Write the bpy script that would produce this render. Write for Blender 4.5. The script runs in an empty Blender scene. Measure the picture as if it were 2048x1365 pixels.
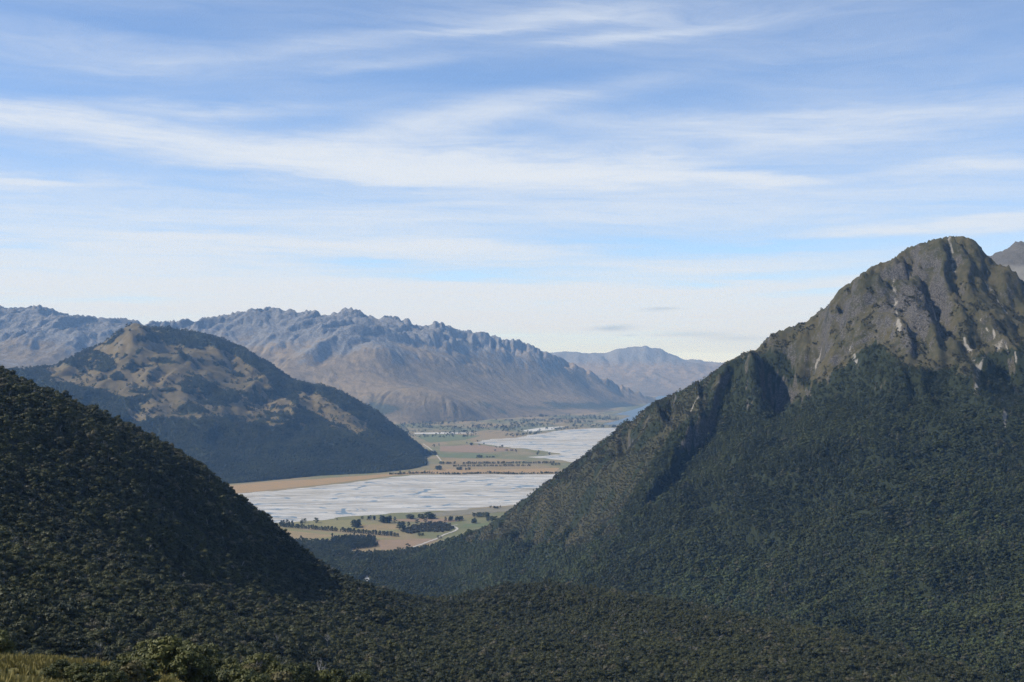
import bpy, math, random
import numpy as np
rad = math.radians

# ------------------------------------------------------------------ camera, sky, sun, exposure
ZC, HY, F = 700.0, 735.0, 2700.0          # eye height above the valley floor, horizon row, focal length (px of 2048)
SUN_AZ, SUN_EL = -95.0, 42.0              # degrees clockwise from the view direction, elevation
sc = bpy.context.scene
col = sc.collection
cd = bpy.data.cameras.new('camera'); cam = bpy.data.objects.new('camera', cd); col.objects.link(cam)
cam.location = (0, 0, ZC); cam.rotation_euler = (rad(90), 0, 0)
cd.sensor_width = 36.0; cd.lens = 36.0 * F / 2048.0; cd.shift_y = (HY - 682.5) / 2048.0
cd.clip_start = 0.5; cd.clip_end = 300000.0
sc.camera = cam
sc.view_settings.view_transform = 'Standard'; sc.view_settings.look = 'None'
sc.view_settings.gamma = 1.0; sc.view_settings.use_curve_mapping = False
sc.view_settings.exposure = 0.40
cy = sc.cycles
cy.use_denoising = True
cy.max_bounces = 5; cy.diffuse_bounces = 2; cy.glossy_bounces = 2; cy.transmission_bounces = 2
cy.volume_bounces = 0; cy.transparent_max_bounces = 4
try: cy.denoising_prefilter = 'NONE'
except Exception: pass
sc.render.film_transparent = False

sl = bpy.data.lights.new('sun', 'SUN'); sun = bpy.data.objects.new('sun', sl); col.objects.link(sun)
sl.energy = 4.0; sl.angle = rad(0.53); sl.color = (1.0, 0.955, 0.88)
sun.rotation_euler = (rad(90 - SUN_EL), 0, -rad(SUN_AZ) + math.pi)
sun.location = (0, 0, 3000)

class NT:
    """tiny helper round a node tree"""
    def __init__(s, nt): s.t = nt; s.n = nt.nodes; s.l = nt.links; s.n.clear()
    def node(s, typ, **kw):
        nd = s.n.new(typ)
        for k, v in kw.items(): setattr(nd, k, v)
        return nd
    def put(s, sock, v):
        if isinstance(v, bpy.types.NodeSocket): s.l.new(v, sock)
        elif v is not None: sock.default_value = v
    def math(s, op, a, b=None, c=None, clamp=False):
        nd = s.n.new('ShaderNodeMath'); nd.operation = op; nd.use_clamp = clamp
        s.put(nd.inputs[0], a); s.put(nd.inputs[1], b); s.put(nd.inputs[2], c)
        return nd.outputs[0]
    def comb(s, x, y, z):
        nd = s.n.new('ShaderNodeCombineXYZ')
        s.put(nd.inputs[0], x); s.put(nd.inputs[1], y); s.put(nd.inputs[2], z); return nd.outputs[0]
    def noise(s, vec, scale, detail=4, rough=.55, dist=0.0):
        nd = s.n.new('ShaderNodeTexNoise'); s.put(nd.inputs['Vector'], vec)
        nd.inputs['Scale'].default_value = scale; nd.inputs['Detail'].default_value = detail
        nd.inputs['Roughness'].default_value = rough; nd.inputs['Distortion'].default_value = dist
        return nd.outputs[0]
    def step(s, v, a, b):
        nd = s.n.new('ShaderNodeMapRange'); nd.interpolation_type = 'SMOOTHSTEP'
        s.put(nd.inputs[0], v); nd.inputs[1].default_value = a; nd.inputs[2].default_value = b
        return nd.outputs[0]
    def mix(s, f, a, b):
        nd = s.n.new('ShaderNodeMix'); nd.data_type = 'RGBA'
        s.put(nd.inputs[0], f)
        for sock, v in ((nd.inputs[6], a), (nd.inputs[7], b)):
            s.put(sock, v if isinstance(v, bpy.types.NodeSocket) else (*v[:3], 1.0))
        return nd.outputs[2]

def az_el(px, py):
    u = (px - 1024) / F; a = math.atan(u)
    return a, (HY - py) / F * math.cos(a)

world = bpy.data.worlds.new('World'); sc.world = world; world.use_nodes = True
def build_world():
    k = NT(world.node_tree)
    out = k.node('ShaderNodeOutputWorld'); bg = k.node('ShaderNodeBackground')
    k.l.new(bg.outputs[0], out.inputs[0])
    sky = k.node('ShaderNodeTexSky', sky_type='NISHITA', sun_disc=False)
    sky.sun_elevation = rad(SUN_EL); sky.sun_rotation = rad(SUN_AZ)
    sky.altitude = 1000.0; sky.air_density = 0.66; sky.dust_density = 0.0; sky.ozone_density = 3.8
    tc = k.node('ShaderNodeTexCoord'); sp = k.node('ShaderNodeSeparateXYZ'); k.l.new(tc.outputs['Generated'], sp.inputs[0])
    x, y, z = sp.outputs
    az = k.math('ARCTAN2', x, y)
    hyp = k.math('SQRT', k.math('ADD', k.math('MULTIPLY', x, x), k.math('MULTIPLY', y, y)))
    el = k.math('DIVIDE', z, k.math('MAXIMUM', hyp, .02))
    # layered coordinate: bands thin out towards the horizon as a sheet of cloud would
    elw = k.math('MULTIPLY', k.math('LOGARITHM', k.math('ADD', k.math('MAXIMUM', el, 0.0), .07), 2.718281), .55)
    cc = k.comb(az, elw, 0.0)
    # slow warp so that the bands undulate, and a streaky fibre field
    w1 = k.math('SUBTRACT', k.noise(k.comb(k.math('MULTIPLY', az, 3.0), k.math('MULTIPLY', elw, 9.0), 3.1), 1.0, 4, .55), .5)
    w2 = k.math('SUBTRACT', k.noise(k.comb(k.math('MULTIPLY', az, 9.0), k.math('MULTIPLY', elw, 26.0), 7.7), 1.0, 5, .6), .5)
    tilt = k.math('MULTIPLY', az, .05)
    fel = k.math('ADD', k.math('ADD', elw, tilt), k.math('MULTIPLY', w1, .10))
    fib = k.noise(k.comb(k.math('MULTIPLY', az, 5.0), k.math('MULTIPLY', fel, 34.0), 1.3), 1.0, 8, .62, .35)
    fib2 = k.noise(k.comb(k.math('MULTIPLY', az, 22.0), k.math('MULTIPLY', fel, 75.0), 5.3), 1.0, 7, .65, .5)
    puff = k.noise(k.comb(k.math('MULTIPLY', az, 55.0), k.math('MULTIPLY', fel, 75.0), 9.3), 1.0, 6, .6)
    big = k.noise(k.comb(k.math('MULTIPLY', az, 1.6), k.math('MULTIPLY', fel, 7.0), 0.4), 1.0, 3, .5)
    azw = k.math('ADD', az, k.math('MULTIPLY', w2, .05))
    elq = k.math('ADD', el, k.math('ADD', k.math('MULTIPLY', w1, .020), k.math('MULTIPLY', w2, .022)))
    bands = [  # px, py, half width, half height, tilt (rise per px), strength
        (40, 224, 280, 19, -.02, .80), (420, 214, 190, 11, -.01, .55), (640, 316, 430, 36, -.07, 1.05), (420, 283, 230, 20, -.10, .50), (900, 340, 330, 30, -.03, .85), (1170, 350, 130, 20, 0, .75),
        (1010, 326, 120, 30, -.12, 1.0), (1305, 320, 70, 22, 0, .75), (1320, 360, 100, 15, 0, .95), (1535, 362, 100, 10, 0, 1.6),
        (50, 369, 125, 10, .02, .9), (1000, 222, 340, 20, .18, .40), (820, 262, 190, 24, .14, .45), (1620, 265, 430, 46, .06, .75), (1400, 235, 260, 14, .03, .35),
        (1960, 330, 150, 16, .02, .75), (1290, 66, 180, 12, .09, .55), (960, 62, 120, 9, .04, .55), (600, 95, 260, 16, .12, .28), (1100, 40, 300, 10, .0, .35),
        (760, 128, 120, 12, .05, .30), (150, 90, 260, 26, -.1, .20), (1200, 20, 180, 16, 0, .35), (1800, 150, 300, 30, .05, .15),
        (300, 500, 600, 40, 0, .95), (250, 575, 700, 34, 0, 1.2), (1200, 590, 600, 26, 0, 1.2), (1480, 518, 300, 16, .03, 1.0), (1700, 560, 300, 14, .02, .8),
        (850, 492, 330, 10, -.02, .75), (1860, 457, 240, 10, .04, 1.1), (1500, 640, 900, 26, 0, 1.1), (700, 425, 900, 45, 0, .45), (500, 625, 700, 16, 0, .7),
        (1700, 405, 500, 36, 0, .38), (1050, 640, 700, 24, 0, .9)]
    tot = None
    for (px, py, hw, hh, tl, st) in bands:
        a0, e0 = az_el(px, py)
        da = k.math('SUBTRACT', azw, a0)
        de = k.math('SUBTRACT', k.math('SUBTRACT', elq, e0), k.math('MULTIPLY', da, tl))
        ga = k.math('MULTIPLY', da, F / hw); ge = k.math('MULTIPLY', de, F / hh)
        g = k.math('EXPONENT', k.math('MULTIPLY', k.math('ADD', k.math('MULTIPLY', ga, ga), k.math('MULTIPLY', ge, ge)), -0.8))
        g = k.math('MULTIPLY', g, st)
        tot = g if tot is None else k.math('ADD', tot, g)
    gap = None
    for (px, py, hw, hh, st) in [(720, 524, 95, 8, .85), (950, 545, 150, 11, .8), (1390, 568, 90, 9, .75), (1500, 488, 230, 9, .8), (1240, 480, 200, 8, .6), (1640, 585, 120, 9, .7), (60, 495, 70, 10, .6), (230, 605, 110, 9, .6), (420, 455, 200, 10, .5), (1560, 540, 110, 7, .6)]:
        a0, e0 = az_el(px, py)
        ga = k.math('MULTIPLY', k.math('SUBTRACT', azw, a0), F / hw); ge = k.math('MULTIPLY', k.math('SUBTRACT', elq, e0), F / hh)
        g = k.math('MULTIPLY', k.math('EXPONENT', k.math('MULTIPLY', k.math('ADD', k.math('MULTIPLY', ga, ga), k.math('MULTIPLY', ge, ge)), -0.8)), st)
        gap = g if gap is None else k.math('MAXIMUM', gap, g)
    # the veil everywhere, thicker lower down (longer path through the layer)
    veil = k.math('MULTIPLY', k.step(big, .36, .72), .34)
    low = k.math('MULTIPLY', k.step(el, .12, .0), .34)
    tot = k.math('MULTIPLY', k.math('ADD', tot, k.math('ADD', veil, low)), k.math('SUBTRACT', 1.0, gap))
    tex = k.math('ADD', k.math('MULTIPLY', k.math('SUBTRACT', fib, .5), 1.7), k.math('MULTIPLY', k.math('SUBTRACT', fib2, .5), 1.05))
    dens = k.math('MULTIPLY', tot, k.math('MAXIMUM', k.math('ADD', .80, tex), .06))
    dens = k.math('ADD', dens, k.math('MULTIPLY', k.math('MULTIPLY', k.step(tot, .7, 1.4), k.math('SUBTRACT', puff, .5)), .9))
    dens = k.math('MULTIPLY', k.math('MAXIMUM', dens, 0.0), k.step(el, -.01, .01))
    cov = k.math('SUBTRACT', 1.0, k.math('EXPONENT', k.math('MULTIPLY', dens, -1.9)))
    # few small grey lens clouds low over the ranges
    lens = None
    for (px, py, hw, hh, st) in [(1225, 657, 30, 4.5, .75), (1320, 618, 30, 2.6, .5), (1390, 668, 70, 4.5, .4), (1490, 676, 60, 5, .35), (1255, 672, 14, 2, .4)]:
        a0, e0 = az_el(px, py)
        ga = k.math('MULTIPLY', k.math('SUBTRACT', azw, a0), F / hw)
        ge = k.math('MULTIPLY', k.math('SUBTRACT', k.math('ADD', el, k.math('MULTIPLY', w2, .006)), e0), F / hh)
        g = k.math('EXPONENT', k.math('MULTIPLY', k.math('ADD', k.math('MULTIPLY', ga, ga), k.math('MULTIPLY', ge, ge)), -0.9))
        g = k.math('MULTIPLY', g, st); lens = g if lens is None else k.math('ADD', lens, g)
    cloud = k.mix(k.step(cov, .25, 1.0), CLOUD_THIN, CLOUD_THICK)
    hue = k.node('ShaderNodeMix', data_type='RGBA', blend_type='MULTIPLY'); hue.inputs[0].default_value = 1.0
    k.l.new(sky.outputs[0], hue.inputs[6]); hue.inputs[7].default_value = (*SKY_TINT, 1)
    c1 = k.mix(cov, hue.outputs[2], cloud)
    c2 = k.mix(k.math('MINIMUM', lens, .8), c1, CLOUD_GREY)
    k.l.new(c2, bg.inputs[0]); bg.inputs[1].default_value = SKY_STRENGTH
    world.cycles.sampling_method = 'MANUAL'; world.cycles.sample_map_resolution = 512
SKY_STRENGTH = 0.14
SKY_TINT = (1.0, 1.0, 1.0)
CLOUD_THIN, CLOUD_THICK, CLOUD_GREY = (3.55, 4.0, 4.75), (4.15, 4.5, 5.0), (2.3, 2.9, 3.7)
build_world()

# ------------------------------------------------------------------ numeric helpers
rng = np.random.default_rng(11)
def _hash(ix, iy, seed):
    h = (ix.astype(np.int64) * 374761393 + iy.astype(np.int64) * 668265263 + seed * 974634777) & 0xFFFFFFFF
    h = ((h ^ (h >> 13)) * 1274126177) & 0xFFFFFFFF
    return (h ^ (h >> 16)) & 0xFFFF
def gnoise(x, y, seed=0):
    ix, iy = np.floor(x), np.floor(y); fx, fy = x - ix, y - iy
    ux, uy = fx * fx * fx * (fx * (fx * 6 - 15) + 10), fy * fy * fy * (fy * (fy * 6 - 15) + 10)
    def g(ox, oy):
        a = _hash(ix + ox, iy + oy, seed) * (2 * math.pi / 65536)
        return np.cos(a) * (fx - ox) + np.sin(a) * (fy - oy)
    a = g(0, 0); b = g(1, 0); c = g(0, 1); d = g(1, 1)
    return 1.5 * ((a + (b - a) * ux) * (1 - uy) + (c + (d - c) * ux) * uy)
def fbm(x, y, octv=5, seed=0, gain=.5):
    s = 0; a = 1.0
    for i in range(octv):
        s = s + a * gnoise(x, y, seed + i * 17); x = x * 2.03 + 11.3; y = y * 2.03 - 7.1; a *= gain
    return s
def ridged(x, y, octv=5, seed=0, gain=.5):
    s = 0; a = 1.0
    for i in range(octv):
        s = s + a * (1 - 2 * np.abs(gnoise(x, y, seed + i * 17))); x = x * 2.07 + 5.3; y = y * 2.07 - 3.1; a *= gain
    return s
def smooth(v, a, b):
    t = np.clip((v - a) / (b - a), 0, 1); return t * t * (3 - 2 * t)
def W(px, py, d):
    return ((px - 1024) / F * d, d, ZC + (HY - py) / F * d)
def G(px, py, z=0.0):
    d = (ZC - z) * F / (py - HY); return ((px - 1024) / F * d, d, z)
def proj(x, y, z):
    y = np.maximum(y, 1.0)
    return 1024 + F * x / y, HY - F * (z - ZC) / y
def tps(pts, gx, gy, lam=1e-4):
    p = np.array(pts, float); xy = p[:, :2]; z = p[:, 2]
    s = max(np.ptp(xy[:, 0]), np.ptp(xy[:, 1])); o = xy.mean(0); q = (xy - o) / s
    n = len(q)
    def ker(r2): return np.where(r2 > 1e-14, r2 * np.log(np.maximum(r2, 1e-14)), 0.0)
    K = ker(((q[:, None] - q[None]) ** 2).sum(2)) + lam * np.eye(n)
    Pm = np.c_[np.ones(n), q]
    A = np.zeros((n + 3, n + 3)); A[:n, :n] = K; A[:n, n:] = Pm; A[n:, :n] = Pm.T
    w = np.linalg.solve(A, np.r_[z, 0, 0, 0])
    ax, ay = (gx - o[0]) / s, (gy - o[1]) / s
    out = w[n] + w[n + 1] * ax + w[n + 2] * ay
    for i in range(n):
        out = out + w[i] * ker((ax - q[i, 0]) ** 2 + (ay - q[i, 1]) ** 2)
    return out
def erode(h, cell, drops=16000, steps=48, batches=10, seed=0, k_cap=6.0, rate=.25, dep=.12):
    """rain runs down the grid and cuts gullies (heights in metres, vectorised droplets)"""
    r = np.random.default_rng(seed); H = h / cell; ny, nx = H.shape; flat = H.ravel()
    for b in range(batches):
        x = r.uniform(1, nx - 2.01, drops); y = r.uniform(1, ny - 2.01, drops)
        dx = np.zeros(drops); dy = np.zeros(drops); sed = np.zeros(drops); wat = np.ones(drops)
        for s in range(steps):
            ix = x.astype(int); iy = y.astype(int); fx = x - ix; fy = y - iy; i0 = iy * nx + ix
            h00 = flat[i0]; h10 = flat[i0 + 1]; h01 = flat[i0 + nx]; h11 = flat[i0 + nx + 1]
            gx = (h10 - h00) * (1 - fy) + (h11 - h01) * fy; gy = (h01 - h00) * (1 - fx) + (h11 - h10) * fx
            h0 = (h00 * (1 - fx) + h10 * fx) * (1 - fy) + (h01 * (1 - fx) + h11 * fx) * fy
            dx = dx * .15 - gx * .85; dy = dy * .15 - gy * .85
            l = np.sqrt(dx * dx + dy * dy) + 1e-9; dx /= l; dy /= l
            x2 = np.clip(x + dx, 1, nx - 2.01); y2 = np.clip(y + dy, 1, ny - 2.01)
            jx = x2.astype(int); jy = y2.astype(int); ex = x2 - jx; ey = y2 - jy; j0 = jy * nx + jx
            h1 = (flat[j0] * (1 - ex) + flat[j0 + 1] * ex) * (1 - ey) + (flat[j0 + nx] * (1 - ex) + flat[j0 + nx + 1] * ex) * ey
            dh = h1 - h0
            cap = np.maximum(-dh, .005) * k_cap * wat * .05
            up = dh > 0
            amt = np.where(up, np.minimum(dh, sed), np.where(sed > cap, (sed - cap) * dep, -np.minimum((cap - sed) * rate, np.maximum(-dh, 0) * .9)))
            sed = sed - amt
            for di, wt in ((0, (1 - fx) * (1 - fy)), (1, fx * (1 - fy)), (nx, (1 - fx) * fy), (nx + 1, fx * fy)):
                flat += np.bincount(i0 + di, weights=amt * wt, minlength=flat.size)
            x, y = x2, y2; wat *= .985
    return flat.reshape(ny, nx) * cell
def fit_skyline(T, sil, band, passes=3, sm=1, jag=0.0, jl=14.0):
    """lift or lower the crest so that the ridge follows the skyline heights listed for it"""
    us = np.array([(a - 1024) / F for a, b, d in sil]); vs = np.array([(HY - b) / F for a, b, d in sil]); ds = np.array([float(d) for a, b, d in sil])
    o = np.argsort(us); us, vs, ds = us[o], vs[o], ds[o]
    u = T.gx / np.maximum(T.gy, 1); du = T.cx / ds.mean() * 1.05; nb = int((us[-1] - us[0]) / du)
    b = np.floor((u - us[0]) / du).astype(int); dref = np.interp(u, us, ds)
    ok = (b >= 0) & (b < nb) & (np.abs(T.gy - dref) < band * 2.2)
    cu = us[0] + (np.arange(nb) + .5) * du; want = np.interp(cu, us, vs) + jag / F * (ridged(cu * F / jl, 0 * cu + 3.3, 3, 5) - .7)
    for p in range(passes):
        v = (T.h - ZC) / np.maximum(T.gy, 1); act = np.full(nb, -1e9); np.maximum.at(act, b[ok], v[ok])
        c = np.where(act > -1e8, want - act, 0.0)
        for k in range(sm): c = np.convolve(np.pad(c, 1, mode='edge'), (.25, .5, .25), 'valid')
        cc = np.interp(u, cu, c)
        T.h = T.h + cc * T.gy * np.exp(-((T.gy - dref) / band) ** 2)
def inpoly(px, py, poly):
    poly = np.array(poly, float); r = np.zeros(px.shape, bool); n = len(poly); j = n - 1
    for i in range(n):
        xi, yi = poly[i]; xj, yj = poly[j]
        c = ((yi > py) != (yj > py)) & (px < (xj - xi) * (py - yi) / (yj - yi + 1e-12) + xi)
        r ^= c; j = i
    return r
def polydist(px, py, pts):
    """distance to an open polyline and the side (positive to its right going along it)"""
    best = np.full(px.shape, 1e18); side = np.zeros(px.shape); tt = np.zeros(px.shape)
    n = len(pts) - 1
    for i in range(n):
        ax, ay = pts[i][:2]; bx, by = pts[i + 1][:2]; vx, vy = bx - ax, by - ay; L2 = vx * vx + vy * vy
        t = np.clip(((px - ax) * vx + (py - ay) * vy) / L2, 0, 1)
        ex, ey = px - ax - t * vx, py - ay - t * vy; d = ex * ex + ey * ey
        m = d < best; best = np.where(m, d, best); side = np.where(m, np.sign(vx * ey - vy * ex) * -1, side); tt = np.where(m, (i + t) / n, tt)
    return np.sqrt(best), side, tt

class Terrain:
    def __init__(s, x0, x1, y0, y1, cx, cyy):
        s.x0, s.y0 = x0, y0
        s.xs = np.arange(x0, x1 + cx * .5, cx); s.ys = np.arange(y0, y1 + cyy * .5, cyy); s.cx, s.cy = cx, cyy
        s.gx, s.gy = np.meshgrid(s.xs, s.ys); s.h = None
    def at(s, x, y):
        fx = np.clip((np.asarray(x, float) - s.x0) / s.cx, 0, len(s.xs) - 1.001); fy = np.clip((np.asarray(y, float) - s.y0) / s.cy, 0, len(s.ys) - 1.001)
        ix = fx.astype(int); iy = fy.astype(int); fx = fx - ix; fy = fy - iy
        return (s.h[iy, ix] * (1 - fx) + s.h[iy, ix + 1] * fx) * (1 - fy) + (s.h[iy + 1, ix] * (1 - fx) + s.h[iy + 1, ix + 1] * fx) * fy
    def normal(s, x, y):
        e = s.cx
        gx = (s.at(x + e, y) - s.at(x - e, y)) / (2 * e); gy = (s.at(x, y + e) - s.at(x, y - e)) / (2 * e)
        l = np.sqrt(gx * gx + gy * gy + 1); return -gx / l, -gy / l, 1 / l
    def hit(s, px, py, d0, d1, n=700):
        """first point of the terrain on the sight line of a pixel"""
        d = np.linspace(d0, d1, n); X = (px - 1024) / F * d; Z = ZC + (HY - py) / F * d
        g = s.at(X, d); m = np.nonzero(g >= Z)[0]
        i = m[0] if len(m) else n - 1
        return (X[i], d[i], float(g[i]))
    def mesh(s, name, mat, cover=None, zmin=-1e9, smooth_shade=True):
        ny, nx = s.h.shape
        v = np.stack([s.gx, s.gy, s.h], -1).reshape(-1, 3)
        idx = np.arange(nx * ny).reshape(ny, nx)
        q = np.stack([idx[:-1, :-1], idx[:-1, 1:], idx[1:, 1:], idx[1:, :-1]], -1).reshape(-1, 4)
        keep = (v[q][:, :, 2] > zmin).any(1); q = q[keep]
        used = np.zeros(len(v), bool); used[q.ravel()] = True
        remap = np.cumsum(used) - 1; q = remap[q]; v2 = v[used]
        me = bpy.data.meshes.new(name)
        me.vertices.add(len(v2)); me.vertices.foreach_set('co', v2.astype(np.float32).ravel())
        me.loops.add(q.size); me.loops.foreach_set('vertex_index', q.astype(np.int32).ravel())
        me.polygons.add(len(q)); me.polygons.foreach_set('loop_start', np.arange(0, q.size, 4, dtype=np.int32)); me.polygons.foreach_set('loop_total', np.full(len(q), 4, np.int32))
        me.update(calc_edges=True)
        if smooth_shade: me.polygons.foreach_set('use_smooth', np.ones(len(q), bool))
        if cover is not None:
            at = me.attributes.new('cover', 'FLOAT_COLOR', 'POINT')
            c = np.ones((len(v2), 4), np.float32); c[:, :3] = cover.reshape(-1, 3)[used]
            at.data.foreach_set('color', c.ravel())
        o = bpy.data.objects.new(name, me); col.objects.link(o); me.materials.append(mat)
        return o

def tag(o, label, cat, group=None, kind=None):
    o['label'] = label; o['category'] = cat
    if group: o['group'] = group
    if kind: o['kind'] = kind
    return o

# ------------------------------------------------------------------ materials
def new_mat(name):
    m = bpy.data.materials.new(name); m.use_nodes = True
    k = NT(m.node_tree); out = k.node('ShaderNodeOutputMaterial'); p = k.node('ShaderNodeBsdfPrincipled')
    k.l.new(p.outputs[0], out.inputs[0]); p.inputs['Specular IOR Level'].default_value = .2; p.inputs['Roughness'].default_value = .9
    return m, k, p
def pos(k):
    g = k.node('ShaderNodeNewGeometry'); return g.outputs['Position']
def bump(k, p, h, strength, dist):
    b = k.node('ShaderNodeBump'); b.inputs['Strength'].default_value = strength; b.inputs['Distance'].default_value = dist
    k.l.new(h, b.inputs['Height']); k.l.new(b.outputs[0], p.inputs['Normal'])
def ground_mat(name, base_a, base_b, dark, rock_a, rock_b, pale, scale, bump_d):
    """cover attribute: r = woody scrub or forest floor, g = bare rock, b = pale scree"""
    m, k, p = new_mat(name)
    at = k.node('ShaderNodeAttribute', attribute_name='cover'); sp = k.node('ShaderNodeSeparateColor'); k.l.new(at.outputs['Color'], sp.inputs[0])
    P = pos(k)
    n1 = k.noise(P, 1.0 / (scale * 9), 6, .6); n2 = k.noise(P, 1.0 / scale, 6, .62); n3 = k.noise(P, 1.0 / (scale * .22), 5, .65)
    mixn = k.math('ADD', k.math('MULTIPLY', n1, .5), k.math('MULTIPLY', n2, .5))
    c = k.mix(k.step(mixn, .38, .62), base_a, base_b)
    rk = k.mix(k.step(n3, .35, .66), rock_a, rock_b)
    jit = k.math('MULTIPLY', k.math('SUBTRACT', k.math('ADD', k.math('MULTIPLY', n2, .6), k.math('MULTIPLY', n3, .4)), .5), 1.6)
    fr = k.step(k.math('ADD', sp.outputs[1], jit), .38, .62)
    fd = k.step(k.math('ADD', sp.outputs[0], jit), .40, .60)
    fp = k.step(k.math('ADD', sp.outputs[2], k.math('MULTIPLY', jit, .7)), .40, .70)
    c = k.mix(fr, c, rk); c = k.mix(fd, c, dark); c = k.mix(fp, c, pale)
    var = k.math('ADD', .72, k.math('MULTIPLY', k.math('ADD', n3, n2), .28))
    mm = k.node('ShaderNodeMix', data_type='RGBA', blend_type='MULTIPLY'); mm.inputs[0].default_value = 1.0
    k.l.new(c, mm.inputs[6]); cb = k.node('ShaderNodeCombineColor')
    for i in range(3): k.l.new(var, cb.inputs[i])
    k.l.new(cb.outputs[0], mm.inputs[7]); k.l.new(mm.outputs[2], p.inputs['Base Color'])
    hh = k.math('ADD', k.math('MULTIPLY', n2, .7), k.math('MULTIPLY', n3, .3))
    bump(k, p, hh, 1.0, bump_d)
    return m
def leaf_mat(name, a, b, c, patch=1 / 300.0, spread=1.0):
    """leaf colour varies from tree to tree and in slow patches over the slope"""
    m, k, p = new_mat(name)
    oi = k.node('ShaderNodeObjectInfo'); r = oi.outputs['Random']
    n = k.noise(oi.outputs['Location'], patch, 3, .5)
    f = k.math('ADD', k.math('MULTIPLY', r, .75), k.math('MULTIPLY', k.math('SUBTRACT', n, .5), 1.7 * spread), clamp=True)
    c1 = k.mix(f, a, b)
    r2 = k.math('FRACT', k.math('MULTIPLY', r, 17.31))
    c2 = k.mix(k.step(r2, .90, .97), c1, c)
    lo = k.noise(pos(k), .9, 2, .5)
    c3 = k.mix(k.math('MULTIPLY', k.step(lo, .35, .65), .35), c2, b)
    k.l.new(c3, p.inputs['Base Color']); p.inputs['Roughness'].default_value = .62; p.inputs['Specular IOR Level'].default_value = .25
    return m
def plain(name, c, c2=None, scale=1.0, rough=.9, bump_d=None, stretch=None):
    m, k, p = new_mat(name); p.inputs['Roughness'].default_value = rough
    P = pos(k)
    if stretch:
        mp = k.node('ShaderNodeMapping'); k.l.new(P, mp.inputs[0]); mp.inputs['Scale'].default_value = stretch; P = mp.outputs[0]
    n = k.noise(P, scale, 5, .6)
    k.l.new(k.mix(k.step(n, .32, .68), c, c2 or tuple(v * .7 for v in c)), p.inputs['Base Color'])
    if bump_d: bump(k, p, n, .8, bump_d)
    return m

# ------------------------------------------------------------------ the lie of the land
def crest(pts, back, drop):
    """ridge points with a point behind each so that the ground falls away beyond the skyline"""
    o = []
    for p in pts:
        x, y, z = W(*p); o.append((x, y, z)); s = (y + back) / y
        o.append((x * s, y + back, z - drop))
    return o

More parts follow.
